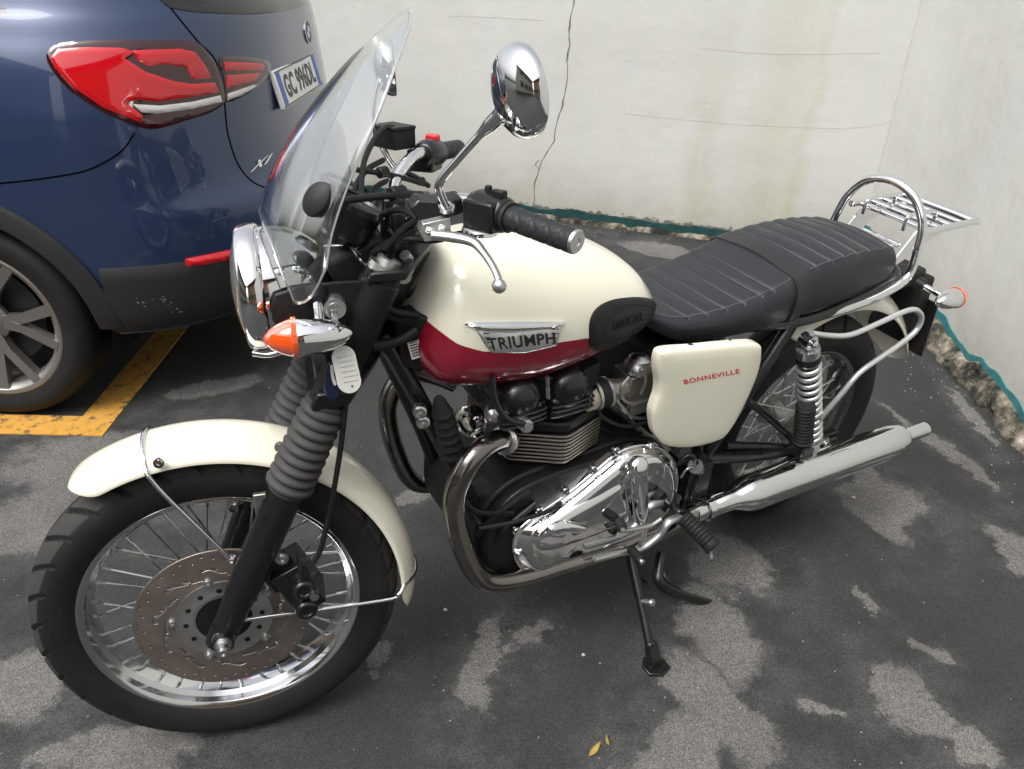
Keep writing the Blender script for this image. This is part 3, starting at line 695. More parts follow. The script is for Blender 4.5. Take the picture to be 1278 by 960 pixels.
# bracket ears
for sg in (-1, 1):
    P = [(338, 385), (343, 368), (372, 358), (420, 352), (462, 350), (468, 365), (452, 420), (432, 478), (412, 478), (405, 445), (360, 418), (340, 402)]
    Q_ = [at(x_, y_, -.118, 'S') for x_, y_ in P]
    if sg > 0: Q_ = [V((q.x, -q.y, q.z)) for q in Q_]
    m = MB(); prism(m, Q_, (0, .008*-sg, 0)); m.build('headlight_bracket', SATIN, BIKE, True, bevel=.003)
m = MB(); kp = at(417, 382, -.125, 'S'); lathe(m, [(-.02, .018), (.010, .018), (.014, .0165), (.014, .011), (.016, .010), (.016, 0)], kp, (0, -1, 0), 28); box(m, kp+V((0, -.0165, 0)), (.003, .002, .012)); m.build('ignition_lock', ALU, BIKE, True)
# ---- front turn signals
def signal(c, d, r, L_, stem_a, stem_b, st, lensf=1):
    d = V(d).normalized()
    m = MB(); pr = [(0, r*1.0), (.004, r*1.02), (L_*.15, r), (L_*.4, r*.93), (L_*.65, r*.78), (L_*.85, r*.52), (L_*.96, r*.25), (L_, 0)]
    lathe(m, pr, c, d, 40, caps=False); s = m.build('turn_signal', CHROME, BIKE, st, sharp=50)
    m = MB(); lathe(m, [(.001, r*1.02), (.001, r*1.10), (-.006, r*1.12), (-.007, r*1.0), (-.010, r*.97), (-.022, r*.82), (-.036, r*.55), (-.044, r*.27), (-.047, 0)] if lensf else [(.001, r*1.02), (.001, r*1.08), (-.006, r*1.08), (-.010, r*.97), (-.022, r*.8), (-.03, r*.4), (-.032, 0)], c, d, 40, caps=False); m.build('lens', ORANGE, s, st, sharp=40)
    m = MB(); cyl(m, stem_a, stem_b, .008, 20); m.build('stem', CHROME, s, st)
    m = MB(); cyl(m, stem_a, stem_a+(V(stem_a)-V(stem_b)).normalized()*-.020, .018, 24, r2=.015); m.build('mounting_boot', BLKP, s, st)
    return s
for sg in (-1, 1):
    signal(V((.186, .172*sg, .922)), (1, 0, -.02), .0285, .082, V((.222, .118*sg, .972)), V((.222, .168*sg, .937)), True)

# ---- flyscreen
m = MB(); nv = 40; vs = []
prof = [V((.398, 0, 1.356)), V((.375, 0, 1.338)), V((.300, 0, 1.275)), V((.222, 0, 1.190)), V((.168, 0, 1.105)), V((.142, 0, 1.03)), V((.132, 0, .93))]
pc = spline(prof, 10); pl = [0]
for i in range(1, len(pc)): pl.append(pl[-1]+(pc[i]-pc[i-1]).length)
def scr(u):
    q = u*pl[-1]; i = 0
    while i < len(pl)-2 and q > pl[i+1]: i += 1
    w = (q-pl[i])/(pl[i+1]-pl[i]); return pc[i]*(1-w)+pc[i+1]*w
nr = 60; n = nr+1
for i in range(n):
    for j in range(nv+1):
        v = j/nv*2-1; av = abs(v)
        # outline: rounded top, side lobes that come down on both sides of the lamp, arch over the lamp
        utop = .50*(1-math.sqrt(max(0, 1-av**2.3)))
        ubot = .735+.20*min(1, av/.75)**3 if av < .75 else .935-.13*((av-.75)/.25)**2.5
        u = utop+(ubot-utop)*(i/nr); hw = .165+.03*math.sin(min(1, u)*math.pi*.8)
        y = v*hw; p = scr(u); vs.append(p+V((1.5*y*y*(1+.9*u), y, 0)))
fs = [(i*(nv+1)+j, i*(nv+1)+j+1, (i+1)*(nv+1)+j+1, (i+1)*(nv+1)+j) for i in range(nr) for j in range(nv)]
m.add(vs, fs); FS = solid(m.build('windshield', CLEAR, BIKE, True, sharp=80), .004, 0)
RIMC = mat('polished screen edge', (.5, .52, .52), .2, .4)
m = MB(); edge = [vs[i*(nv+1)] for i in range(n)][::-1]+[vs[j] for j in range(1, nv)]+[vs[i*(nv+1)+nv] for i in range(n)]+[vs[nr*(nv+1)+j] for j in range(nv-1, 0, -1)]
tube(m, edge, .0016, 6, n=1, closed=True); m.build('edge', RIMC, FS, True)
# screen clamps: oval mount and rods
m = MB(); o1 = at(398, 250, -.165, 'S'); lathe(m, [(0, .0175), (.004, .018), (.009, .017), (.011, .013), (.0115, 0)], o1, (-.55, -.75, .35), 32)
for v_ in range(len(m.v)): d_ = m.v[v_]-o1; m.v[v_] = o1+V((d_.x*1.15, d_.y, d_.z*1.35))+V((d_.z*.35, 0, 0))
m.build('screen_mount', BLKP, FS, True)
m = MB(); tube(m, bp([(395, 258, -.16), (440, 249, -.13), (500, 243, -.11), (527, 243, -.10)], 'S'), .0055, 10); m.build('mounting_rod', BLKP, FS, True)
m = MB(); lathe(m, [(0, .009), (.002, .0115), (.012, .0115), (.014, .0095), (.024, .0115), (.028, .009)], at(487, 243, -.11, 'S'), (.8, .5, 0), 20); m.build('rod_clamp', BLKP, FS, True)
m = MB(); tube(m, bp([(445, 212, .10), (490, 219, .12), (530, 230, .14)], 'S'), .0048, 10); lathe(m, [(0, .007), (.012, .007)], at(522, 227, .14, 'S'), (.8, .5, 0), 14); m.build('mounting_rod', BLKP, FS, True)
m = MB(); lathe(m, [(0, .008), (.002, .010), (.018, .010), (.020, .008)], at(472, 216, .11, 'S'), (.8, .5, 0), 16); m.build('rod_clamp', BLKP, FS, True)

# ---- gauges, wiring and cables behind the screen
for sg in (-1, 1):
    m = MB(); c = V((.275, .062*sg, 1.045)); d = V((.45, 0, .9))
    lathe(m, [(-.02, .02), (-.01, .036), (0, .042), (.04, .045), (.045, .046), (.048, .043), (.046, .040)], c, d, 36); g = m.build('gauge', BLK, BIKE, True)
    m = MB(); lathe(m, [(.0445, .041), (.0445, 0)], c, d, 36); m.build('dial', BLKP, g, True)
    m = MB(); lathe(m, [(.040, .0465), (.050, .0465), (.052, .043), (.047, .041)], c, d, 40, closed=True); m.build('bezel', BLK, g, True)
m = MB(); box(m, V((.30, 0, .985)), (.10, .16, .09), Matrix.Rotation(R(-25), 3, 'Y')); m.build('wiring_cover', BLKP, BIKE, True, bevel=.015)
m = MB()
for p in ([(487, 235, .2), (468, 260, .1), (458, 300, .03), (452, 350, 0), (470, 400, 0)], [(492, 222, .2), (466, 238, .1), (450, 290, .0), (445, 345, -.02)],
          [(525, 275, -.15), (500, 262, -.12), (470, 275, -.06), (452, 320, -.04), (468, 380, -.04)], [(520, 285, -.15), (490, 300, -.12), (462, 320, -.08), (455, 360, -.06), (470, 400, -.05)],
          [(480, 310, -.11), (505, 285, -.14), (530, 268, -.17)], [(575, 292, -.18), (540, 300, -.13), (500, 300, -.10), (470, 330, -.06), (480, 395, -.05)],
          [(478, 200, .22), (455, 215, .12), (440, 250, .05), (440, 330, 0)], [(508, 165, .25), (480, 160, .2), (455, 200, .12), (450, 260, .03)], [(500, 300, -.11), (480, 330, -.08), (465, 345, -.07), (440, 345, -.06)]):
    m = MB(); tube(m, bp(p, 'S'), .0052, 8); m.build('cable', BLKP, BIKE, True)
m = MB()
for p in ([(430, 297, -.09), (447, 322, -.09), (458, 331, -.1)], [(404, 307, -.09), (428, 306, -.09), (432, 300, -.09)], [(433, 300, -.08), (442, 310, -.08), (450, 318, -.08)]): tube(m, bp(p, 'S'), .0022, 6)
m.build('wire_clip', CHROME, BIKE, True)

# ---- handlebar
def mir(p): return V((p[0], -p[1], p[2]))
hb = [V((.548, -.3466, 1.0916)), V((.50, -.272, 1.100)), V((.455, -.205, 1.112)), V((.42, -.165, 1.108)), V((.385, -.125, 1.080)), V((.372, -.08, 1.055)), V((.370, 0, 1.052))]
m = MB(); tube(m, hb[:]+[mir(p) for p in hb[-2::-1]], .0112, 18, n=6); HB = m.build('handlebar', CHROME, BIKE, True)
m = MB()
for sg in (-1, 1): m = MB(); box(m, V((.370, .045*sg, 1.045)), (.04, .028, .05)); box(m, V((.36, .045*sg, 1.015)), (.03, .026, .05)); m.build('handlebar_clamp', BLK, HB, True, bevel=.005)
for sg in (-1, 1):
    a = V((.548, .3466*sg, 1.0916)); b = V((.488, .254*sg, 1.1025)); d = (b-a).normalized(); L_ = (b-a).length
    NN = 60; m = MB(); vs = []; x_, y_, _d = basis(d)
    for i in range(NN+1):
        h = i/NN*L_
        for k in range(40):
            an = 2*math.pi*k/40; u = (h/.026+an/(2*math.pi)*3) % 1; u2 = (h/.026-an/(2*math.pi)*3) % 1
            r = .0172-(.0011 if (u < .14 or u2 < .14) and .01 < h < L_-.01 else 0)
            if h < .004: r = .0172
            vs.append(a+d*h+x_*math.cos(an)*r+y_*math.sin(an)*r)
    fs = [(i*40+k, i*40+(k+1) % 40, (i+1)*40+(k+1) % 40, (i+1)*40+k) for i in range(NN) for k in range(40)]
    m.add(vs, fs); lathe(m, [(L_, .0172), (L_, .0215), (L_+.006, .0215), (L_+.008, .016)], a, d, 36); g = m.build('grip', GRIP, HB, True, sharp=50)
    m = MB(); lathe(m, [(.001, .0168), (-.002, .0168), (-.0045, .0150), (-.0045, .006), (-.003, .005), (-.003, 0)], a, d, 32); m.build('bar_end', ALU, g, True)
    # switch housing
    e = b+d*.006; m = MB()
    lathe(m, [(0, .020), (.004, .0255), (.050, .0265), (.056, .024), (.066, .020), (.068, .012)], e, d, 28)
    tf = (d*1).cross(V((0, 0, 1))).normalized()
    if sg < 0:
        box(m, e+d*.030+V((-.008, -.004, -.003)), (.054, .044, .042), Matrix.Rotation(R(-57), 3, 'Z'))
        sh = m.build('switch_housing', BLK, HB, True, bevel=.012)
        m = MB(); s0 = at(608, 249, -.215, 'S'); lathe(m, [(-.004, .013), (.006, .0115), (.008, .009)], s0, (-.5, -.8, .3), 20); box(m, e+d*.018+V((0, -.004, .028)), (.022, .012, .010), Matrix.Rotation(R(-57), 3, 'Z')); lathe(m, [(0, .006), (.010, .005)], e+d*.036+V((0, 0, .024)), (0, 0, 1), 12)
        m.build('switch', BLKP, sh, True, bevel=.002)
    else:
        box(m, e+d*.034+V((-.010, .0, -.010)), (.050, .052, .040), Matrix.Rotation(R(57), 3, 'Z'))
        sh = m.build('switch_housing', BLK, HB, True, bevel=.005)
        m = MB(); box(m, e+d*.012+V((-.002, -.0, .028)), (.016, .026, .012), Matrix.Rotation(R(57), 3, 'Z')); m.build('kill_switch', REDP, sh, True, bevel=.003)
# clutch perch and lever
m = MB(); pv = at(545, 262, -.19, 'S')
prism(m, [at(x_, y_, -.195, 'S') for x_, y_ in [(512, 262), (522, 250), (548, 252), (575, 247), (590, 258), (572, 270), (535, 278), (520, 275)]], (-.002, .026, .006)); pe = m.build('lever_perch', BLK, HB, True, bevel=.003)
m = MB(); bolt(m, at(557, 258, -.198, 'S'), (0, -.5, 1), .008, .005); m.build('bolt', STEEL, pe, True)
m = MB(); prism(m, [at(x_, y_, -.205, 'S') for x_, y_ in [(528, 280), (562, 272), (563, 292), (548, 300), (530, 302), (525, 292)]], (-.002, .02, .006))
bolt(m, at(535, 287, -.205, 'S'), (-.2, -.8, .6), .0038, .003); bolt(m, at(551, 284, -.205, 'S'), (-.2, -.8, .6), .0038, .003)
tube(m, bp([(540, 293, -.21), (565, 296, -.225), (590, 302, -.245), (604, 316, -.262), (616, 334, -.28), (622, 348, -.295), (623, 357, -.30)], 'S'), [.0095, .0095, .0085, .0065, .006, .006, .0065], 14, flat=.8)
m.build('clutch_lever', ALU, HB, True, bevel=.002)
vv = at(623, 357, -.30, 'S'); m = MB(); lathe(m, [(-.0105, 0), (-.0095, .0045), (-.006, .0085), (0, .0105), (.006, .0085), (.0095, .0045), (.0105, 0)], vv, (0, 0, 1), 20); m.build('lever_ball', ALU, HB, True, sharp=80)
# brake lever + master cylinder, right
m = MB(); mc = at(492, 172, .235, 'S'); box(m, mc, (.05, .065, .034), Matrix.Rotation(R(30), 3, 'Z')); box(m, mc+V((0, 0, .020)), (.052, .068, .007), Matrix.Rotation(R(30), 3, 'Z')); tube(m, bp([(500, 212, .23), (520, 222, .28), (535, 232, .33)], 'S'), .006, 8); m.build('master_cylinder', BLKP, HB, True, bevel=.005)
# ---- mirrors
for sg in (-1, 1):
    if sg < 0: pts = bp([(557, 258, -.20), (549, 240, -.203), (550, 226, -.205), (575, 196, -.225), (598, 170, -.243), (612, 156, -.255), (626, 143, -.27)], 'S'); mcn = at(646, 115, -.295, 'S')
    else: pts = bp([(492, 208, .235), (484, 196, .24), (472, 170, .245), (468, 140, .25), (472, 112, .255), (478, 98, .26), (482, 92, .262)], 'S'); mcn = at(484, 84, .285, 'S')
    m = MB(); tube(m, pts, [.0068, .0062, .0058, .0058, .0060, .0105, .0115], 14); mi_ = m.build('mirror', CHROME, BIKE, True)
    md = (V((-.955, -.20, -.14)) if sg < 0 else V((-.985, .16, -.05))).normalized(); rr_ = .057 if sg < 0 else .05
    m = MB(); lathe(m, [(-.012, rr_*.93), (-.012, rr_*.99), (-.006, rr_*1.02), (0, rr_), (.008, rr_*.93), (.016, rr_*.76), (.022, rr_*.5), (.025, rr_*.25), (.026, 0)], mcn, md, 64, caps=False); m.build('mirror_shell', CHROME, mi_, True, sharp=60)
    m = MB(); lathe(m, [(-.011, rr_*.94), (-.011, 0)], mcn, md, 48); m.build('mirror_glass', CHROME, mi_, True)
    m = MB(); cyl(m, pts[-1]-(pts[-1]-pts[-2]).normalized()*.004, mcn-md*.0, .0115, 16, r2=.013); m.build('mirror_joint', CHROME, mi_, True)

# ================================================================== fuel tank
XS = [.360, .42, .50, .60, .70, .80, .902]
WW = [.108, .132, .147, .156, .150, .128, .090]
TT = [.972, .994, 1.006, 1.000, .974, .928, .862]
BB = [.800, .757, .733, .729, .742, .764, .796]
def sp1(xs, ys, x):
    x = max(xs[0], min(xs[-1], x)); i = 0
    while i < len(xs)-2 and x > xs[i+1]: i += 1
    u = (x-xs[i])/(xs[i+1]-xs[i]); a = ys[max(i-1, 0)]; b = ys[i]; c = ys[i+1]; d = ys[min(i+2, len(ys)-1)]
    return .5*((2*b)+(c-a)*u+(2*a-5*b+4*c-d)*u*u+(3*b-a-3*c+d)*u**3)
RB = [(523, 406), (550, 424), (580, 437), (610, 442), (660, 434), (700, 425), (731, 421), (770, 425), (800, 418), (824, 404)]
rbx = []
for q in RB: p = at(*q, -.150); rbx.append((p.x, p.z))
def red_z(x):
    if x <= rbx[0][0]: return rbx[0][1]
    for i in range(len(rbx)-1):
        if x <= rbx[i+1][0]: u = (x-rbx[i][0])/(rbx[i+1][0]-rbx[i][0]); return rbx[i][1]*(1-u)+rbx[i+1][1]*u
    return rbx[-1][1]
def tank_sec(x):
    f = 1
    if x < XS[0]+.085: f = math.sqrt(max(0, 1-max(0, 1-(x-XS[0])/.085)**2.4))
    if x > XS[-1]-.07: f = min(f, math.sqrt(max(0, 1-max(0, 1-(XS[-1]-x)/.07)**2.0)))
    W_, T_, B2 = sp1(XS, WW, x), sp1(XS, TT, x), sp1(XS, BB, x); c = B2+.36*(T_-B2)
    f = max(f, .02); return W_*(.25+.75*f)*min(1, f*3), c+(T_-c)*f, c+(B2-c)*f, c
def tank_pt(x, ph):       # ph -90..90 (near side)
    W_, T_, B2, c = tank_sec(x); s = math.sin(ph); k = math.cos(ph)
    x += .26*(((c+(T_-c)*s) if s >= 0 else c+(c-B2)*s)-.875)*max(0, min(1, 1-(x-XS[0])/.16))
    if s >= 0: return V((x, -W_*max(0, k)**.82, c+(T_-c)*s**.92))
    return V((x, -W_*max(0, k)**.62, c-(c-B2)*(-s)**1.05))
m = MB(); NX = 110; NU, NL = 26, 14; vs = []
for i in range(NX+1):
    t_ = i/NX; x = XS[0]+(XS[-1]-XS[0])*(.5-.5*math.cos(t_*math.pi)) if True else 0
    W_, T_, B2, c = tank_sec(x); zb = max(B2+.002, min(T_-.002, red_z(x)))
    if zb >= c: pb = math.asin(max(0, min(1, (zb-c)/(T_-c)))**(1/.92))
    else: pb = -math.asin(max(0, min(1, (c-zb)/(c-B2)))**(1/1.05))
    row = [tank_pt(x, -math.pi/2+(pb+math.pi/2)*j/NL) for j in range(NL)]+[tank_pt(x, pb+(math.pi/2-pb)*j/NU) for j in range(NU+1)]
    vs += row+[mir(p) for p in row[-2:0:-1]]
n = NL+NU+1; n2 = 2*n-2
for i in range(NX):
    for j in range(n2):
        k = (j+1) % n2; red = j < NL or j >= n2-NL
        m.f.append((i*n2+j, i*n2+k, (i+1)*n2+k, (i+1)*n2+j)); m.m.append(1 if red else 0)
m.f.append(tuple(range(n2))); m.m.append(0); m.f.append(tuple(NX*n2+j for j in range(n2))); m.m.append(0)
m.v = vs; tbv = m.bvh(); TK = m.build('fuel_tank', [CREAM, RED], BIKE, sharp=80)
m = MB(); lathe(m, [(0, .034), (.006, .034), (.012, .030), (.014, 0)], V((.52, 0, 1.000)), (0, 0, 1), 40); m.build('filler_cap', CHROME, TK)
# knee pad
m = MB(); conform(m, [(735, 420), (736, 400), (745, 384), (765, 374), (795, 371), (817, 376), (826, 390), (822, 404), (808, 413), (789, 422), (764, 433), (744, 437), (736, 433)], tbv, 'B', .007, 4, 5, smooth=4); kb = m.bvh(); KP = m.build('knee_pad', BLKP, TK, sharp=60)
m = MB(); 
loop = spline([V((*q, 0)) for q in [(755, 415), (758, 395), (775, 382), (800, 380), (817, 387), (816, 399), (800, 411), (772, 421)]], 5, True)
rim_ = []
for q in loop:
    h, n_ = cast(kb, q.x, q.y, 'B'); 
    if h: rim_.append(h)
tube(m, rim_, .0014, 6, n=1, closed=True); text_on(m, 'TRIUMPH', [(766, 413), (803, 400), (800, 390), (764, 403)], kb, 'B', .0022, bold=.02, shear=.2); m.build('embossed_mark', RUB, KP)
# badge
m = MB(); conform(m, [(579, 404), (590, 402), (640, 401), (703, 401), (704, 404), (690, 410), (640, 414), (612, 414), (596, 412)], tbv, 'B', .011, 2.5, 5); BD = m.build('tank_badge', CHROME, TK, sharp=50)
m = MB(); conform(m, [(594, 412), (640, 414), (698, 407), (699, 412), (694, 431), (655, 440), (614, 440), (606, 432), (600, 422)], tbv, 'B', .006, 2.5, 2); bb_ = m.bvh(); BP = m.build('badge_plate', SILVER, BD, sharp=50)
m = MB(); text_on(m, 'TRIUMPH', [(611, 437.5), (693, 428), (692, 415), (607, 422.5)], bb_, 'B', .0022, bold=.010, spacing=1.08); m.build('lettering', BLKTXT, BD)
m = MB()
for y0 in (415.5, 421, 427, 433):
    for xa, xb in ((597+(y0-412)*.45, 610+(y0-412)*.2), (688, 698-(y0-412)*.15)):
        pp_ = []
        for x_ in (xa, (xa+xb)/2, xb):
            h, n_ = cast(bb_, x_, y0-(x_-610)*.06+.5, 'B')
            if h: pp_.append(h)
        if len(pp_) > 1: tube(m, pp_, .0009, 5, n=1)
m.build('badge_bars', BLKTXT, BD)

# ================================================================== seat
SX = [.862, .93, 1.02, 1.10, 1.18, 1.235, 1.30, 1.40, 1.50, 1.58, 1.640]
ST_ = [.812, .802, .805, .816, .834, .853, .867, .874, .869, .854, .815]
SB = [.775, .748, .738, .735, .738, .742, .745, .748, .752, .758, .770]
SW = [.085, .118, .132, .138, .140, .140, .138, .134, .128, .118, .088]
m = MB(); NX = 420; NA = 72; vs = []
ribs = [.955+.047*i for i in range(4)]+[1.143, 1.176]+[1.255+.046*i for i in range(8)]
def seat_sec(x):
    f = 1
    if x > SX[-1]-.06: f = math.sqrt(max(0, 1-max(0, 1-(SX[-1]-x)/.06)**2.2))
    if x < SX[0]+.03: f = min(f, .55+.45*math.sqrt(max(0, 1-max(0, 1-(x-SX[0])/.03)**2)))
    return sp1(SX, SW, x)*(.5+.5*f), sp1(SX, ST_, x), sp1(SX, SB, x), max(f, .03)
def seat_pt(x, a, push=0):
    """a: 0..1 from the bottom edge on the near side over the top to the far side"""
    W_, T_, B2, f = seat_sec(x); c = (B2+T_)/2; sgn = -1 if a < .5 else 1; q = a*2 if a < .5 else (1-a)*2
    hgt = T_-B2
    if q < .30: u = q/.30; y = W_*(.93+.07*math.sin(u*math.pi/2)); z = B2+hgt*.52*u
    elif q < .60: u = (q-.30)/.30; an = u*math.pi/2; y = W_-W_*.26*(1-math.cos(an)); z = B2+hgt*.52+hgt*.40*math.sin(an)
    else: u = (q-.60)/.40; y = W_*.74*(1-u); z = B2+hgt*(.92+.08*math.sin(u*math.pi/2))
    if q >= .5:
        for r_ in ribs:
            xr = r_-.018*(1-min(1, abs(y)/W_)**2)+.0; dd = abs(x-xr)
            if dd < .006: z -= .0034*math.exp(-(dd/.0034)**2)
            z += .0010*math.exp(-((dd-.018)/.012)**2)
    z = c+(z-c)*f
    return V((x, sgn*y, z))
for i in range(NX+1):
    x = SX[0]+(SX[-1]-SX[0])*i/NX
    for k in range(NA+1): vs.append(seat_pt(x, k/NA))
fs = [(i*(NA+1)+k, i*(NA+1)+k+1, (i+1)*(NA+1)+k+1, (i+1)*(NA+1)+k) for i in range(NX) for k in range(NA)]
fs += [(i*(NA+1)+NA, i*(NA+1), (i+1)*(NA+1), (i+1)*(NA+1)+NA) for i in range(NX)]
fs += [tuple(range(NA+1)), tuple(NX*(NA+1)+k for k in range(NA+1))]
m.add(vs, fs); ST0 = m.build('seat', SEAT, BIKE, sharp=60)
STRAPM = mat('strap vinyl', (.014, .0145, .016), .4, bump=.3, bscale=260)
def seat_path(f, n=60, off=.0015): return [f(i/n) for i in range(n+1)]
m = MB()
for sg in (0, 1):
    for x0, x1, q in ((.875, 1.222, .262), (1.275, 1.628, .262)):
        tube(m, [seat_pt(x0+(x1-x0)*i/40, q if sg == 0 else 1-q) for i in range(41)], .0016, 6, n=1)
for r_ in ribs:
    if r_ in ribs[-2:]: continue
    pts = []
    for i in range(31):
        a = .262+(1-.524)*i/30; p = seat_pt(r_, a); y = p.y; W_ = seat_sec(r_)[0]; xx = r_-.018*(1-min(1, abs(y)/W_)**2); q_ = seat_pt(xx, a); pts.append(q_+V((0, 0, .0016)))
    tube(m, pts, .0011, 5, n=1)
m.build('piping', PIPE, ST0)
m = MB(); vs = []; sa = [i/48 for i in range(49)]
for xs_ in (1.2195, 1.221, 1.253, 1.2545):
    th = .0055 if xs_ in (1.221, 1.253) else -.001
    for a in sa:
        sl = .018*(abs(a-.5)*2)**2; p = seat_pt(xs_+sl*.6, a); c_ = V((p.x, 0, .79)); vs.append(p+(p-c_).normalized()*th)
n = len(sa); m.add(vs, [(i*n+k, i*n+k+1, (i+1)*n+k+1, (i+1)*n+k) for i in range(3) for k in range(n-1)]); m.build('strap', STRAPM, ST0, sharp=50)
m = MB(); prism(m, [V((.96, -.11, .745)), V((1.58, -.11, .757)), V((1.58, .11, .757)), V((.96, .11, .745))], (0, 0, -.02)); m.build('seat_base', BLKP, ST0)

# ================================================================== side panel
m = MB(); sp_out = [(814, 440), (822, 432), (858, 429), (912, 424), (938, 424), (943, 434), (938, 462), (922, 500), (903, 533), (888, 545), (855, 553), (826, 551), (812, 538), (808, 524), (807, 510), (810, 498), (814, 486), (815, 472), (813, 456)]
pillow(m, [at(x_, y_, -.165) for x_, y_ in sp_out], (0, -1, 0), [(0, 0), (0, .014), (.0008, .0175), (.003, .0203), (.007, .0222), (.014, .0235), (.03, .0248), (.06, .0255)], 4)
spb = m.bvh(); SP = m.build('side_panel', CREAM, BIKE, sharp=50)
m = MB(); text_on(m, 'BONNEVILLE', [(854, 479.5), (923, 465.5), (922, 460), (853, 474)], spb, 'B', .0010, bold=.006, spacing=1.12); m.build('lettering', REDTXT, SP)
for q in ((862, 431), (912, 427)):
    m = MB(); lathe(m, [(-.002, .0075), (.001, .0075), (.002, .005)], at(q[0], q[1]+1, -.172), (0, -.4, .9), 16); m.build('rubber_grommet', RUB, SP)
m = MB(); pillow(m, [mir(at(x_, y_, -.165)) for x_, y_ in sp_out], (0, 1, 0), [(0, 0), (0, .012), (.006, .0215), (.03, .0262)], 3); m.build('side_panel', CREAM, BIKE, sharp=50)
m = MB(); box(m, V((.975, 0, .62)), (.17, .28, .20)); m.build('airbox', BLKP, BIKE, bevel=.02)

# ================================================================== frame
m = MB()
tube(m, [V((.345, 0, .93)), V((.50, 0, .895)), V((.78, 0, .80)), V((1.0, 0, .755))], .022, 16)     # backbone
tube(m, [V((.275, 0, .80)), V((.395, 0, 1.0))], .030, 20, n=1)                                     # head tube
for sg in (-1, 1):
    tube(m, [V((.320, .03*sg, .86)), V((.37, .055*sg, .74)), V((.445, .085*sg, .55)), V((.495, .10*sg, .40)), V((.53, .10*sg, .30)), V((.60, .10*sg, .262)), V((.95, .10*sg, .262)), V((1.05, .10*sg, .30))], .0165, 14)
    tube(m, [V((.33, .02*sg, .90)), V((.42, .05*sg, .835)), V((.52, .075*sg, .745)), V((.60, .09*sg, .67))], .013, 12)
    tube(m, [V((.95, .10*sg, .775)), V((1.15, .115*sg, .735)), V((1.35, .125*sg, .725)), V((1.60, .11*sg, .76)), V((1.66, .06*sg, .77))], .013, 12)
    tube(m, [V((1.27, .12*sg, .73)), V((1.19, .125*sg, .60)), V((1.10, .12*sg, .43)), V((1.05, .105*sg, .31))], .015, 12)
    tube(m, [V((.97, .10*sg, .78)), V((1.03, .11*sg, .60)), V((1.07, .11*sg, .42))], .013, 12)
FR = m.build('frame', BLK, BIKE)
m = MB()
for sg in (-1, 1):
    tube(m, [V((1.065, .115*sg, .40)), V((1.28, .135*sg, .355)), V((1.50, .135*sg, .325)), V((1.54, .135*sg, .322))], .021, 14, flat=.75)
    box(m, V((1.505, .136*sg, .325)), (.075, .022, .05))
tube(m, [V((1.065, -.115, .40)), V((1.065, .115, .40))], .024, 16, n=1); 
SW = m.build('swingarm', BLK, BIKE, bevel=.003)
m = MB(); tube(m, bp([(926, 497, -.115), (950, 513, -.125), (995, 553, -.14)]), .010, 12); tube(m, bp([(905, 556, -.115), (950, 556, -.13), (995, 560, -.14)]), .011, 12); m.build('peg_support', BLK, BIKE)
m = MB(); bolt(m, RAX+V((.0, -.150, .006)), (0, -1, 0), .013, .012); lathe(m, [(0, .016), (.012, .016)], RAX+V((0, -.146, .006)), (0, -1, 0), 24); m.build('axle_nut', STEEL, SW)
# warning labels on the headstock
m = MB(); prism(m, [at(508, 428, -.075), at(522, 424, -.075), at(527, 445, -.075), at(514, 449, -.075)], (0, -.001, 0)); lb = m.build('frame_label', TAG, FR)
m = MB()
for k in range(6):
    y0 = 427+3.2*k; tube(m, [at(510.5+k*.9, y0+2, -.0765), at(520.5+k*.9, y0-1.0, -.0765)], .0012, 4, n=1)
m.build('label_print', BLKTXT, lb)
m = MB(); prism(m, [V((.335, -.062, .905)), V((.40, -.085, .90)), V((.44, -.09, .83)), V((.40, -.085, .79)), V((.345, -.06, .80))], (0, .05, 0)); m.build('headstock_cover', BLKP, FR, bevel=.006)
m = MB(); tube(m, bp([(462, 432, -.09), (480, 430, -.08), (500, 424, -.08), (520, 412, -.08)]), .009, 12); tube(m, bp([(470, 372, -.07), (490, 388, -.07), (522, 394, -.07)]), .006, 10); tube(m, bp([(468, 383, -.06), (492, 398, -.06), (522, 405, -.06)]), .005, 10); m.build('wiring_sleeve', BLKP, FR)
for q in ((524, 514), (528, 527)):
    m = MB(); p = at(*q, -.10); lathe(m, [(-.012, .0125), (.003, .0125), (.005, .009), (.004, .0045), (-.002, .004), (-.002, 0)], p, (-.35, -1, .1), 20); m.build('bolt', STEEL, FR)

# ================================================================== engine
m = MB()
for sg in (1,):
    out = [(.500, .30), (.470, .36), (.475, .45), (.53, .515), (.62, .535), (.72, .535), (.84, .535), (.92, .50), (.965, .43), (.96, .34), (.90, .285), (.70, .265), (.55, .27)]
    P = spline([V((x_, -.125, z_)) for x_, z_ in out], 4, True); prism(m, P, (0, .25, 0))
    P = spline([V((x_*.95+.035, -.150, z_*.95+.018)) for x_, z_ in out], 4, True); prism(m, P, (0, .30, 0))
CR = m.build('crankcase', ENG, BIKE, sharp=35, bevel=.006)
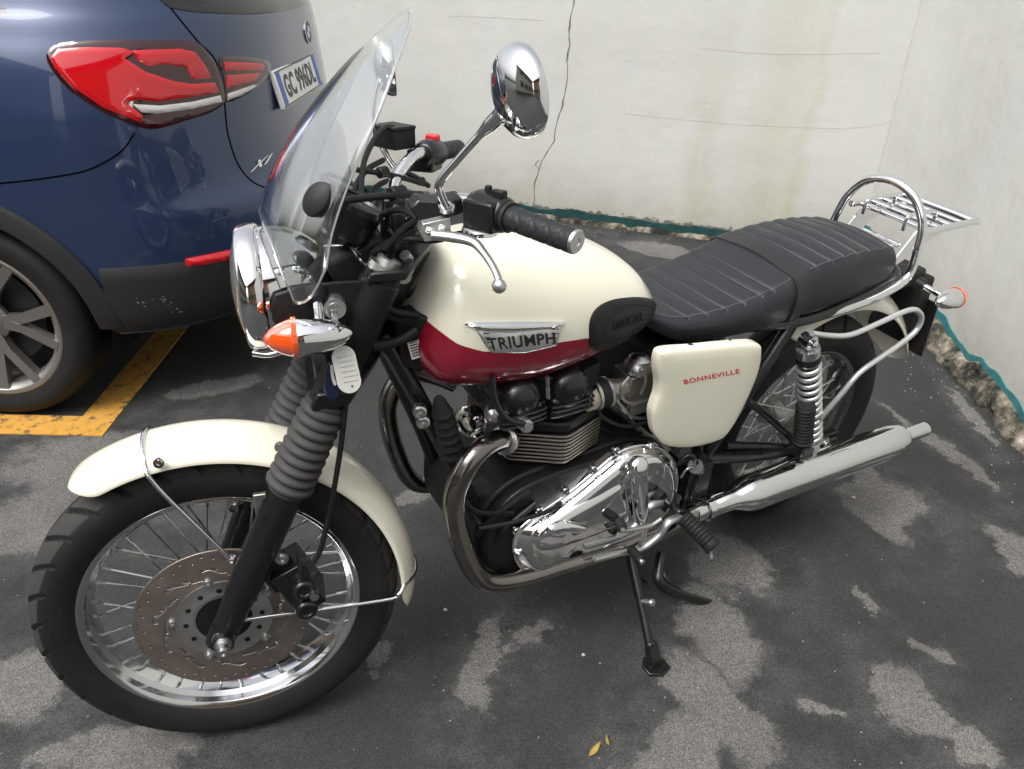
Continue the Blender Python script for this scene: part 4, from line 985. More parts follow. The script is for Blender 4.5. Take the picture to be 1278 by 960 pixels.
# ribs on the front of the crankcase
m = MB()
for p in ([(578, 628, -.135), (600, 640, -.15), (640, 640, -.155)], [(596, 668, -.14), (622, 640, -.155), (660, 612, -.155)], [(610, 690, -.14), (630, 660, -.155), (668, 628, -.155)]): tube(m, bp(p), .006, 8)
m.build('casting_rib', ENG, CR)
fin = [(.553, -.082), (.558, -.092), (.640, -.143), (.650, -.1465), (.662, -.146), (.752, -.118), (.760, -.108)]
def ring(f, z, k=0): 
    c_ = V((.66, 0, 0)); P = [V((x_, y_, z)) for x_, y_ in f]+[V((x_, -y_, z)) for x_, y_ in f[::-1]]
    if k: P = [p+(V((p.x, p.y, 0))-V((.66, p.y*.6, 0))).normalized()*k for p in P]
    return P
m = MB(); m2 = MB(); z = .532
m_core = ring(fin, .50, -.016); prism(m, m_core, (0, 0, .24)); CY = m.build('cylinder_block', ENG, BIKE, bevel=.004)
for k in range(8):
    z = .549+k*.0090
    m = MB(); P = ring(fin, z); prism(m, P, (0, 0, .0042)); o = m.build('cooling_fin', ENG, CY)
    m = MB(); tube(m, [p+V((0, 0, .0021)) for p in ring(fin, z)], .0026, 6, n=1, closed=True); m.build('fin_edge', FINEDGE, o, sharp=60)
m = MB()
for k in range(4): P = ring(fin, .500+k*.0095, -.006); prism(m, P, (0, 0, .004))
m.build('cooling_fins', ENG, CY)
m = MB(); prism(m, ring(fin, .618, -.004), (0, 0, .024)); prism(m, ring(fin, .642, -.014), (0, 0, .045)); m.build('cylinder_head', ENG, BIKE, bevel=.005)
# two camshaft covers
for (px, py, r_, nm) in ((650, 499, .043, 0), (711, 485, .044, 1)):
    c = at(px, py, -.125); m = MB()
    lathe(m, [(-.024, 0), (-.0235, r_*.25), (-.021, r_*.5), (-.015, r_*.75), (-.006, r_*.92), (.006, r_), (.25, r_), (.262, r_*.7), (.266, 0)], c, (0, 1, 0), 40)
    prism(m, [V((c.x-r_*1.02, -.140, c.z-.055)), V((c.x+r_*1.02, -.140, c.z-.055)), V((c.x+r_*1.02, -.140, c.z-.008)), V((c.x-r_*1.02, -.140, c.z-.008))], (0, .27, 0))
    cc_ = m.build('camshaft_cover', BLK, BIKE, bevel=.008)
    m = MB()
    for dz in (.020, .031, .042): tube(m, [V((c.x-r_*1.08, -.135, c.z-dz)), V((c.x-r_*.9, -.145, c.z-dz)), V((c.x+r_*.9, -.145, c.z-dz)), V((c.x+r_*1.08, -.135, c.z-dz))], .0028, 6, n=3)
    m.build('cover_rib', BLK, cc_)
    m = MB(); bolt(m, c+V((0, -.0225, -.006)), (0, -1, .1), .003, .002); m.build('bolt', STEEL, cc_)
# oil pipe with banjo bolt
m = MB(); tube(m, bp([(614, 470, -.14), (618, 500, -.15), (632, 522, -.16), (655, 530, -.165)]), .0062, 10); pi_ = m.build('oil_pipe', BLK, BIKE)
m = MB(); lathe(m, [(-.012, .013), (.004, .013), (.006, .009), (.012, .009)], at(656, 531, -.162), (0, -1, .1), 20); m.build('banjo_bolt', ALU, pi_)
m = MB(); lathe(m, [(-.012, .015), (.006, .015), (.010, .009), (.012, .006)], at(615, 518, -.12), (-.4, -1, .1), 20); m.build('bolt', STEEL, CY)
m = MB(); cyl(m, at(683, 470, -.15), at(684, 497, -.15), .004, 8); m.build('breather', STEEL, CY)
# ribbed black cylinder and chrome horn in front of the engine
m = MB(); a = at(549, 503, -.10); b = at(566, 572, -.10); d = (b-a).normalized(); L_ = (b-a).length; pr = [(-.012, .008), (0, .013), (.012, .016)]
for k in range(6): h = .018+k*(L_-.02)/6; pr += [(h, .018+k*.0008), (h+.006, .0205+k*.0008), (h+.010, .018+k*.0008)]
lathe(m, pr+[(L_, .018)], a, d, 28); m.build('damper', RUB, BIKE, sharp=50)
m = MB(); a = at(587, 528, -.03); lathe(m, [(-.03, .01), (-.028, .026), (-.012, .033), (-.004, .035), (0, .033), (.002, .026), (-.004, .022), (.004, .015), (.006, 0)], a, (-.75, -.6, .1), 40); m.build('horn', CHROME, BIKE)

# chrome primary (left) engine cover
m = MB(); cov = [(641, 700), (634, 678), (642, 655), (668, 634), (700, 612), (737, 582), (765, 560), (790, 550), (815, 552), (834, 566), (841, 588), (838, 612), (826, 636), (806, 652), (770, 668), (735, 680), (700, 692), (665, 702), (652, 708)]
pillow(m, [at(x_, y_, -.150) for x_, y_ in cov], (0, -1, 0), [(0, 0), (0, .0145), (.0006, .0165), (.002, .0180), (.0030, .0182), (.0095, .0184), (.0105, .0195), (.0125, .0255), (.0155, .0320), (.0200, .0375), (.0265, .0415), (.034, .0435), (.044, .0448), (.06, .0455)], 5)
cvb = m.bvh(); PC = m.build('engine_cover', CHROME, BIKE, sharp=45)
for q in [(645, 690), (644, 662), (672, 637), (705, 612), (740, 585), (768, 562), (812, 556), (836, 580), (833, 618), (808, 646), (735, 676), (690, 690)]:
    m = MB(); p = at(*q, -.168); bolt(m, p, (0, -1, 0), .006, .009); m.build('cover_bolt', CHROME, PC)
m = MB(); c_ = at(800, 600, -.19)
lathe(m, [(0, .062), (.004, .062), (.008, .058), (.011, .050), (.012, 0)], c_, (0, -1, 0), 64); m.build('clutch_bulge', CHROME, PC, sharp=50)
m = MB(); pillow(m, [at(x_, y_, -.185) for x_, y_ in [(665, 668), (690, 645), (735, 618), (778, 594), (788, 600), (788, 640), (775, 652), (735, 668), (690, 684), (668, 684)]], (0, -1, 0), [(0, 0), (.003, .008), (.010, .0135), (.020, .0165), (.035, .018)], 5); m.build('lower_bulge', CHROME, PC, sharp=50)
m = MB(); pillow(m, [at(x_, y_, -.205) for x_, y_ in [(682, 667), (688, 655), (712, 650), (733, 656), (722, 664), (700, 670)]], (0, -1, 0), [(0, 0), (.002, .006), (.006, .010), (.012, .012)], 5); m.build('oil_window', CHROME, PC, sharp=50)
m = MB(); tube(m, [at(797, 580, -.215), at(798, 600, -.222), at(799, 632, -.220), at(799, 646, -.205)], [.017, .018, .017, .016], 24, n=4); lathe(m, [(0, .022), (.008, .022), (.014, .018), (.018, .010), (.019, 0)], at(795, 582, -.214), (-.1, -.85, .5), 32); m.build('shaft_boss', CHROME, PC, sharp=50)
# sprocket area behind the cover
m = MB(); box(m, at(858, 590, -.13), (.07, .08, .10)); cyl(m, at(868, 582, -.14), at(868, 582, -.175), .018, 20); tube(m, bp([(845, 580, -.16), (862, 568, -.17), (872, 590, -.17), (862, 618, -.17), (868, 640, -.16)]), .006, 10); box(m, at(855, 620, -.13), (.05, .04, .07)); m.build('sprocket_cover', BLK, BIKE, bevel=.008)
m = MB(); bolt(m, at(874, 588, -.178), (0, -1, 0), .007); tube(m, bp([(850, 596, -.175), (858, 585, -.18), (866, 583, -.18), (868, 573, -.18)]), .003, 8); m.build('linkage', STEEL, BIKE)

# carburettor
m = MB(); c = at(793, 480, -.105)
box(m, c+V((.0, .01, -.005)), (.06, .06, .075)); lathe(m, [(0, .026), (.02, .026), (.02, .022), (.045, .022)], c+V((-.075, 0, 0)), (1, 0, 0), 28); box(m, c+V((0, 0, -.045)), (.045, .05, .03))
for p in ([(785, 470, -.14), (775, 485, -.145), (780, 500, -.14), (795, 505, -.14)], [(800, 460, -.14), (806, 475, -.145), (800, 492, -.14)], [(770, 500, -.13), (790, 520, -.13), (806, 522, -.12)]): tube(m, bp(p), .004, 8)
CB = m.build('carburettor', DULLALU, BIKE, bevel=.004)
m = MB(); lathe(m, [(0, .030), (.008, .032), (.014, .031), (.020, .026), (.028, .023), (.034, .012), (.035, 0)], c+V((0, 0, .036)), (0, 0, 1), 36); m.build('cap', STEEL, CB)
m = MB(); lathe(m, [(0, .028), (.006, .031), (.030, .031), (.034, .027)], c+V((-.105, 0, .003)), (1, 0, .05), 32); m.build('intake_boot', RUB, CB)
m = MB()
for h in (-.108, -.080): lathe(m, [(0, .0325), (.006, .0325), (.006, .030), (0, .030)], c+V((h, 0, .003)), (1, 0, .05), 36, closed=True)
m.build('hose_clamp', ALU, CB)
m = MB(); lathe(m, [(0, .024), (.03, .026)], c+V((-.135, .0, -.004)), (1, 0, .1), 28); m.build('intake_stub', mat('aged alloy', (.5, .44, .34), .5, .4, var=.3, vscale=40), CB)
m = MB(); lathe(m, [(0, .038), (.008, .040), (.03, .040)], c+V((.05, 0, .0)), (1, 0, 0), 32); m.build('airbox_boot', RUB, CB)
m = MB(); lathe(m, [(0, .0405), (.005, .0405), (.005, .038), (0, .038)], c+V((.052, 0, 0)), (1, 0, 0), 32, closed=True); m.build('hose_clamp', ALU, CB)
m = MB()
for p in ([(598, 660, -.165), (640, 652, -.18), (684, 638, -.185), (700, 628, -.17)], [(560, 560, -.09), (580, 620, -.10), (600, 655, -.16)], [(742, 500, -.1), (752, 520, -.12), (780, 532, -.13), (806, 528, -.13)], [(745, 532, -.1), (775, 545, -.1), (800, 540, -.1)], [(722, 440, -.05), (730, 470, -.1), (738, 490, -.12)]): m = MB(); tube(m, bp(p), .0045, 8); m.build('cable', BLKP, BIKE)

# ================================================================== exhausts
m = MB(); hp = bp([(632, 549, -.110), (616, 552, -.128), (596, 564, -.150), (579, 588, -.158), (567, 620, -.160), (569, 655, -.160), (580, 690, -.162), (593, 714, -.165), (612, 726, -.170), (650, 722, -.174), (700, 707, -.178), (760, 688, -.182), (820, 665, -.186), (872, 637, -.190)])
tube(m, hp, .0212, 28, n=8)
HP = m.build('exhaust_header', HEAD, BIKE)
m = MB(); lathe(m, [(0, .027), (.006, .029), (.014, .029), (.016, .024)], hp[0]+(hp[0]-hp[1]).normalized()*.004, hp[1]-hp[0], 32); m.build('exhaust_flange', STEEL, HP)
m = MB(); hq = [V((p.x, -p.y, p.z)) for p in hp]; tube(m, hq, .0205, 24, n=8); m.build('exhaust_header', HEAD, BIKE)
def muffler(sg):
    a = at(866, 640, -.190); b = at(1128, 545, -.215); d = (b-a).normalized(); L_ = (b-a).length
    if sg > 0: a = mir(a); b = mir(b); d = (b-a).normalized()
    m = MB(); pr = [(0, .021), (.0, .0235), (.03, .0235), (.031, .0225), (.06, .0225), (.062, .024), (.11, .025), (.125, .030), (.150, .040), (.175, .0455), (.22, .0460), (L_-.13, .0455), (L_-.06, .0445), (L_-.025, .041), (L_-.006, .030), (L_, .022)]
    lathe(m, pr, a, d, 56); o = m.build('muffler', MUF, BIKE, sharp=50)
    m = MB(); lathe(m, [(L_-.01, .0195), (L_+.085, .0195), (L_+.085, .0175), (L_+.0, .0175)], a, d, 40); m.build('muffler_tip', MUF, o)
    m = MB(); lathe(m, [(.034, .0242), (.034, .0262), (.048, .0262), (.048, .0242)], a, d, 36, closed=True); box(m, a+d*.041+V((0, -.006*-sg, -.027)), (.012, .012, .012)); m.build('clamp', CHROME, o)
    return o
muffler(-1); muffler(1)
# ================================================================== pegs, levers, stands
def peg(a, b, r, name, nr=9, tip=True):
    d = (b-a).normalized(); L_ = (b-a).length; pr = [(0, r*.8)]
    for k in range(nr): h = .004+k*(L_-.008)/nr; pr += [(h, r*.88), (h+(L_-.008)/nr*.25, r), (h+(L_-.008)/nr*.75, r)]
    m = MB(); lathe(m, pr+[(L_-.003, r*1.0), (L_, r*1.12), (L_+.004, r*1.05)], a, d, 28); o = m.build(name, RUB, BIKE, sharp=40)
    if tip: m = MB(); tp = b+V((0, 0, -r*.9)); lathe(m, [(-.004, .004), (.006, .004), (.010, .006), (.016, .005), (.018, 0)], tp, V((0, -.3, -1)), 14); m.build('peg_feeler', ALU, o)
    return o
peg(at(853, 645, -.225), at(889, 682, -.305), .0195, 'rider_footpeg')
peg(at(1006, 505, -.185), at(1002, 548, -.185), .0235, 'passenger_footpeg', 10, False)
peg(mir(at(853, 645, -.225)), mir(at(889, 682, -.305)), .0165, 'rider_footpeg')
m = MB(); tube(m, bp([(846, 618, -.17), (842, 632, -.19), (850, 642, -.22)]), .010, 12); box(m, at(852, 645, -.215), (.03, .03, .03)); m.build('footpeg_bracket', BLK, BIKE, bevel=.004)
m = MB(); box(m, at(999, 560, -.165), (.045, .05, .035)); tube(m, bp([(998, 566, -.15), (975, 580, -.15), (955, 592, -.17), (945, 600, -.19)]), .009, 12); m.build('footpeg_bracket', BLK, BIKE, bevel=.005)
m = MB(); tube(m, bp([(742, 698, -.215), (765, 692, -.215), (800, 684, -.22), (822, 668, -.225), (834, 652, -.225), (848, 646, -.22)]), [.007, .008, .009, .0095, .0105, .011], 14, flat=.8)
tube(m, bp([(776, 663, -.225), (795, 660, -.225), (812, 656, -.225), (825, 648, -.225)]), .005, 10); tube(m, bp([(798, 682, -.225), (803, 670, -.225), (806, 658, -.225)]), .005, 8); GL = m.build('gear_lever', ALU, BIKE)
def small_peg(a, b):
    d = (b-a).normalized(); L_ = (b-a).length; m = MB(); pr = [(0, .008)]
    for k in range(5): h = .003+k*(L_-.006)/5; pr += [(h, .0095), (h+.003, .0115), (h+.005, .0095)]
    lathe(m, pr+[(L_, .009)], a, d, 18); o = m.build('toe_peg', RUB, GL); m = MB(); lathe(m, [(0, .006), (.006, .006), (.008, 0)], b, d, 14); m.build('toe_peg_tip', ALU, o)
small_peg(at(786, 684, -.222), at(800, 700, -.262)); small_peg(at(772, 650, -.205), at(777, 661, -.235))
# side stand down on the asphalt
foot = LM.transposed() @ gr(817, 834); top = at(786, 690, -.15)
m = MB(); md_ = top*.45+foot*.55; tube(m, [top, md_, top*.15+foot*.85, foot+V((0, .004, .012))], [.012, .0095, .011, .012], 14, n=5)
st_d = (foot-top).normalized(); prism(m, [foot+V((-.028, -.014, .004)), foot+V((.0, -.030, .004)), foot+V((.030, -.020, .004)), foot+V((.026, .02, .006)), foot+V((-.012, .03, .006)), foot+V((-.03, .012, .005))], (0, 0, .007))
pillow(m, [at(x_, y_, foot.y) for x_, y_ in [(806, 806), (818, 800), (824, 818), (824, 838), (812, 838), (808, 824)]], (0, -1, 0), [(0, 0), (.001, .006), (.005, .010)], 3)
SSD = m.build('side_stand', BLK, BIKE, bevel=.002)
m = MB(); p = at(806, 751, (top*.5+foot*.5).y-.012); lathe(m, [(-.01, .005), (.012, .006), (.014, .009), (.020, .008), (.022, 0)], p, (.4, -.8, .4), 16); m.build('stand_stop', ALU, SSD)
m = MB(); tube(m, [at(826, 690, -.15), at(822, 712, -.175), at(824, 728, -.195), at(845, 741, -.215), at(880, 752, -.235), at(904, 760, -.25)], [.013, .013, .014, .013, .013, .016], 14, n=5, flat=.7)
tube(m, [at(826, 711, -.175), at(834, 726, -.20), at(852, 740, -.215)], .006, 10); tube(m, [at(802, 722, -.10), at(815, 735, -.12), at(823, 735, -.135)], .005, 8)
tube(m, [V((.98, -.11, .25)), V((.98, .11, .25))], .011, 12, n=1); tube(m, [mir(at(826, 690, -.13)), mir(at(824, 728, -.195)), mir(at(904, 760, -.25))+V((0, 0, .02))], .012, 12); m.build('centre_stand', BLK, BIKE)

# ================================================================== rear shocks
for sg in (-1, 1):
    a = at(1008, 424, -.165); b = at(1012, 560, -.165)
    if sg > 0: a, b = mir(a), mir(b)
    d = (b-a).normalized(); L_ = (b-a).length
    m = MB(); lathe(m, [(.020, .012), (.022, .026), (.032, .0275), (.036, .0265), (.040, .0275), (.064, .0275), (.070, .026)], a, d, 36); SH = m.build('shock_absorber', STEEL, BIKE)
    m = MB(); lathe(m, [(.044, .0285), (.062, .0285)], a, d, 40); m.build('band', BLKP, SH)
    m = MB(); Pp = []; x_, y_, d_ = basis(d); h0, h1 = .072, L_-.045; nt_ = 12
    for i in range(nt_*20+1): an = 2*math.pi*i/20; h = h0+(h1-h0)*i/(nt_*20); Pp.append(a+d*h+x_*math.cos(an)*.0235+y_*math.sin(an)*.0235)
    tube(m, Pp, .0066, 10, n=1); m.build('spring', SILVER, SH, sharp=80)
    m = MB(); lathe(m, [(.03, .016), (L_-.02, .016)], a, d, 28); m.build('damper_body', BLKP, SH)
    m = MB(); lathe(m, [(L_-.045, .012), (L_-.044, .028), (L_-.034, .028), (L_-.030, .020), (L_-.01, .016), (L_, .012)], a, d, 32); m.build('spring_seat', ALU, SH)
    for p in (a+d*.004, b):
        m = MB(); lathe(m, [(-.014, .008), (-.014, .0175), (.014, .0175), (.014, .008), (.016, .010), (.022, .010), (.024, .005), (.024, 0)], p, (0, sg, 0), 28); m.build('mount_eye', CHROME, SH)

# ================================================================== rear mudguard, lamp, rails
fg = guard(RAX, .085, lambda u: .398+.035*u, 118, 13, .05, .02, .13, 60, 20); RM = solid(fg.build('mudguard', CREAM, BIKE, sharp=60, label='cream rear mudguard with a pointed tail'), .003)
m = MB(); box(m, V((1.86, 0, .60)), (.06, .13, .20), Matrix.Rotation(R(-8), 3, 'Y')); box(m, V((1.79, 0, .70)), (.12, .10, .05)); TLB = m.build('tail_bracket', BLKP, BIKE, bevel=.010)
m = MB(); prism(m, [V((1.905, -.09, .46)), V((1.905, .09, .46)), V((1.885, .09, .63)), V((1.885, -.09, .63))], (.004, 0, 0)); m.build('number_plate_holder', BLKP, TLB)
m = MB(); box(m, V((1.925, 0, .585)), (.03, .09, .05)); m.build('tail_lamp', TLRED, TLB, bevel=.012)
for sg in (-1, 1):
    c = at(1173, 377, -.165); d = V((1, 0, .0)); c = V((c.x, sg*.165, c.z))
    a_ = V((c.x+.02, sg*.08, c.z+.012)); b_ = V((c.x+.030, sg*.150, c.z+.003))
    s_ = signal(V((c.x+.062, sg*.165, c.z)), (-1, 0, .0), .0255, .075, a_, b_, False, 0)
# grab rail
ga = at(1128, 352, -.125); gx = 1.625
pts = [at(1030, 393, -.125), at(1060, 384, -.132), at(1100, 368, -.132), at(1132, 346, -.128), V((1.643, -.122, .845)), V((1.648, -.108, .90)), V((1.648, -.065, .950)), V((1.648, 0, .968))]
print('grab', [tuple(round(c, 3) for c in p) for p in pts])
m = MB(); tube(m, pts+[mir(p) for p in pts[-2::-1]], .0105, 16, n=7); GRB = m.build('grab_rail', CHROME, BIKE)
m = MB()
z0 = .872; xa, xb = 1.665, 1.875
tube(m, [V((xa, -.105, z0)), V((xb-.02, -.105, z0)), V((xb, -.09, z0)), V((xb, .09, z0)), V((xb-.02, .105, z0)), V((xa, .105, z0))], .0085, 12, n=4)
for x_ in (1.70, 1.745, 1.79, 1.835): tube(m, [V((x_, -.105, z0-.002)), V((x_, .105, z0-.002))], .0068, 12, n=1)
for sg in (-1, 1):
    tube(m, [V((1.66, .06*sg, z0-.01)), V((1.66, .06*sg, z0+.022)), V((1.68, .06*sg, z0+.028)), V((1.76, .06*sg, z0+.026)), V((1.775, .06*sg, z0+.004))], .005, 10, n=3)
    prism(m, [V((1.62, .085*sg, .79)), V((1.645, .085*sg, .785)), V((1.80, .085*sg, z0-.014)), V((1.79, .085*sg, z0-.005)), V((1.68, .085*sg, z0-.005))], (0, .004*-sg, 0))
m.build('luggage_rack', CHROME, BIKE)
RAILM = mat('silver painted tube', (.62, .62, .62), .28, .7)
# pannier rail loops
for sg in (-1, 1):
    P = bp([(1013, 416, -.19), (1035, 419, -.195), (1062, 418, -.205), (1100, 402, -.21), (1132, 388, -.21), (1145, 388, -.21), (1150, 398, -.21), (1142, 414, -.21), (1120, 432, -.21), (1098, 447, -.21), (1072, 466, -.21), (1050, 492, -.205), (1030, 515, -.195), (1020, 528, -.185)])
    if sg > 0: P = [mir(p) for p in P]
    m = MB(); tube(m, P, .0065, 12, n=5); m.build('pannier_rail', RAILM, BIKE)
m = MB(); box(m, V((1.66, 0, .80)), (.05, .12, .05)); m.build('tail_trim', CHROME, BIKE, bevel=.01)

# ================================================================== key with its tag, hanging from the ignition lock
def S_(px, py, y): return LM @ (STM @ at(px, py, y, 'S'))
kt = empty('key_ring', S_(422, 395, -.15)); tag(kt, 'key with a white oval tag hanging from the ignition lock beside the orange signal', 'key')
MI = Matrix.Translation(-kt.location)
def kb_(m, name, mt, par=None, **k):
    m.v = [MI @ v for v in m.v]; return m.build(name, mt, par or kt, **k)
m = MB(); prism(m, [S_(412, 386, -.152), S_(420, 386, -.152), S_(421, 400, -.153), S_(413, 401, -.153)], (0.001, -.0025, 0)); ko = kb_(m, 'key', STEEL, bevel=.0006)
m = MB(); tube(m, [S_(416+8.5*math.cos(a), 409+10*math.sin(a), -.158+.006*math.cos(a)) for a in [2*math.pi*i/20 for i in range(20)]], .0009, 6, n=1, closed=True); kb_(m, 'ring', STEEL)
m = MB(); op = []
for i in range(44):
    a = 2*math.pi*i/44; dx = 15*math.cos(a); dy = 15*math.sin(a)+(15 if math.sin(a) > 0 else -15); an = R(-13)
    op.append(S_(432+dx*math.cos(an)-dy*math.sin(an), 461+dx*math.sin(an)+dy*math.cos(an), -.168))
prism(m, op, (0, -.0022, .0004)); to = kb_(m, 'tag', TAG, bevel=.0005)
m = MB()
for k in range(6):
    yy = 447+6.2*k; xx = 421+1.6*k; P = []
    for i in range(19): P.append(S_(xx+i*1.05, yy-i*.22+1.4*math.sin(i*2.3+k*1.7)*(.6+.5*math.sin(i*.9+k)), -.1706))
    tube(m, P, .00028, 4, n=1)
kb_(m, 'handwriting', INK, to)
m = MB(); cyl(m, S_(439.5, 482, -.169), S_(439.5, 482, -.1708), .0016, 10); kb_(m, 'hole', BLKTXT, to)
m = MB(); tube(m, [S_(424, 419, -.162), S_(425, 428, -.166), S_(427, 440, -.171)], .0009, 6, n=4); kb_(m, 'wire_loop', STEEL)
m = MB(); pillow(m, [S_(x_, y_, -.150) for x_, y_ in [(405, 470), (408, 456), (413, 452), (419, 462), (424, 482), (420, 497), (410, 497), (404, 486)]], (0, -1, 0), [(0, 0), (.001, .003), (.003, .004)], 3); kb_(m, 'key_fob', mat('dark blue fob', (.01, .015, .05), .4))
m = MB(); pillow(m, [S_(x_, y_, -.155) for x_, y_ in [(412, 458), (415, 456), (417, 470), (420, 478), (417, 481), (414, 474)]], (0, -1, 0), [(0, 0), (.0004, .002)], 3); kb_(m, 'small_charm', TAG)

# ================================================================== PARKED CAR
CH = R(31.746); ca = V((-math.cos(CH), math.sin(CH), 0)); cb = V((math.sin(CH), math.cos(CH), 0)); CO = V((-.406, 1.547, 0))
def cw(s, l, z): return CO-ca*s+cb*l+V((0, 0, z))
CARR = empty('parked_car', CO); CARR.rotation_euler = (0, 0, math.atan2(-ca.y, -ca.x))
tag(CARR, 'dark blue compact SUV parked behind the motorcycle with red tail lamps', 'car')
CMI = CARR.matrix_basis.inverted() if False else (Matrix.Translation(CO) @ Matrix.Rotation(math.atan2(-ca.y, -ca.x), 4, 'Z')).inverted()
def cbuild(m, name, mt, par=None, **k):
    m.v = [CMI @ v for v in m.v]; return m.build(name, mt, par or CARR, **k)
LV = [(.30, .87, .85), (.36, .895, .90), (.42, .905, .925), (.50, .912, .938), (.58, .918, .940), (.66, .922, .935), (.70, .924, .925), (.735, .926, .900), (.78, .928, .882), (.88, .928, .868), (.98, .922, .858), (1.06, .908, .850), (1.12, .893, .845), (1.18, .868, .838), (1.25, .835, .815), (1.38, .775, .745), (1.50, .71, .67), (1.57, .62, .60)]
def lev(z):
    i = 0
    while i < len(LV)-2 and z > LV[i+1][0]: i += 1
    zs = [q[0] for q in LV]; return sp1(zs, [q[1] for q in LV], z), sp1(zs, [q[2] for q in LV], z)
LC = .905
def plan(z, off=0, s_front=-3.45):
    W_, S_2 = lev(z); W_ += off; S_2 += off; s1 = .18; p = 2.75; out = []
    for i in range(130): s = s_front+(s1-s_front)*i/130; k = math.sqrt(max(.02, 1-(max(0, (-2.55-s)/.95))**2.4)); out.append((s, LC-W_*k))
    for i in range(61):
        a = i/60*math.pi/2; out.append((s1+(S_2-s1)*math.sin(a)**(2/p), LC-W_*max(0, math.cos(a))**(2/p)))
    return out+[(s, 2*LC-l) for s, l in out[-2::-1]]
zs = [.30+(1.57-.30)*i/84 for i in range(85)]; m = MB(); vs = []; n = None
for z in zs:
    r_ = plan(z); n = len(r_); vs += [cw(s, l, z) for s, l in r_]
fs = []; loc = [(s, l, z) for z in zs for s, l in plan(z)]
for i in range(len(zs)-1):
    for j in range(n):
        k = (j+1) % n; s_, l_, z_ = loc[i*n+j]
        hole = any(math.hypot(s_-q, z_-.34) < .40 for q in (0, -2.67)) and (l_ < .2 or l_ > 2*LC-.2)
        if not hole: fs.append((i*n+j, i*n+k, (i+1)*n+k, (i+1)*n+j))
fs += [tuple((len(zs)-1)*n+j for j in range(n))]
m.add(vs, fs); cbv = m.bvh()
for q_, f in enumerate(fs[:-1]):
    s_ = sum(loc[i][0] for i in f)/4; z_ = sum(loc[i][2] for i in f)/4
    if 1.235 < z_ < 1.475 and -2.05+(z_-1.23)*1.3 < s_ < .30-(z_-1.23)*.5 and abs(s_+.75) > .04 and abs(s_+.02) > .03: m.m[q_] = 1
BODY = cbuild(m, 'body', [CARP, WGLASS], sharp=50)
m = MB(); box(m, V((0, 0, 0)), (1, 1, 1)); m.v = [cw(-1.3+v.x*4.0, LC+v.y*1.25, .42+v.z*.3) for v in m.v]; cbuild(m, 'underbody', BLKP)
# lower cladding
def band(z0, z1, off, jr, nz=10):
    m = MB(); vs = []
    js = None
    for i in range(nz+1):
        z = z0+(z1-z0)*i/nz; o_ = off if 0 < i < nz else .000
        r_ = [q for k, q in enumerate(plan(z, o_))]; sel = [k for k in range(len(r_)) if jr(*plan(z0)[k])]; 
        if js is None: js = sel
        vs += [cw(*r_[k], z) for k in js]
    L_ = len(js); m.add(vs, [(i*L_+j, i*L_+j+1, (i+1)*L_+j+1, (i+1)*L_+j) for i in range(nz) for j in range(L_-1)]); return m
cbuild(band(.305, .545, .010, lambda s, l: s > .375), 'bumper_cladding', CLAD, sharp=40)
m = MB(); 
for side in (0, 1):
    for wx in (0, -2.67):
        NA_ = 50; vs = []
        for i in range(NA_+1):
            an = R(-1+186*i/NA_)
            for r_, o_ in ((.372, .09), (.372, -.010), (.378, -.016), (.43, -.016), (.442, -.010), (.442, .02)):
                s = wx+r_*math.cos(an); z = .34+r_*math.sin(an); W_ = lev(max(z, .3))[0]
                k = max(0, (s-.18)/(.93-.18)); W_ *= (1-k**2.75)**(1/2.75) if k > 0 else 1
                l = LC-W_+o_; vs.append(cw(s, l if not side else 2*LC-l, z))
        m2 = MB(); m2.add(vs, [(i*6+j, i*6+j+1, (i+1)*6+j+1, (i+1)*6+j) for i in range(NA_) for j in range(5)]); cbuild(m2, 'wheel_arch', CLAD, sharp=40)
        m2 = MB(); vs = []
        for i in range(31):
            an = R(-20+220*i/30)
            for o_ in (.03, .36): l = o_; vs.append(cw(wx+.40*math.cos(an), l if not side else 2*LC-l, .34+.40*math.sin(an)))
        m2.add(vs, [(i*2, i*2+1, i*2+3, i*2+2) for i in range(30)]); m2.add([cw(wx-.42, .36 if not side else 2*LC-.36, .25), cw(wx+.42, .36 if not side else 2*LC-.36, .25), cw(wx+.42, .36 if not side else 2*LC-.36, .76), cw(wx-.42, .36 if not side else 2*LC-.36, .76)], [(0, 1, 2, 3)]); cbuild(m2, 'arch_liner', BLKP)
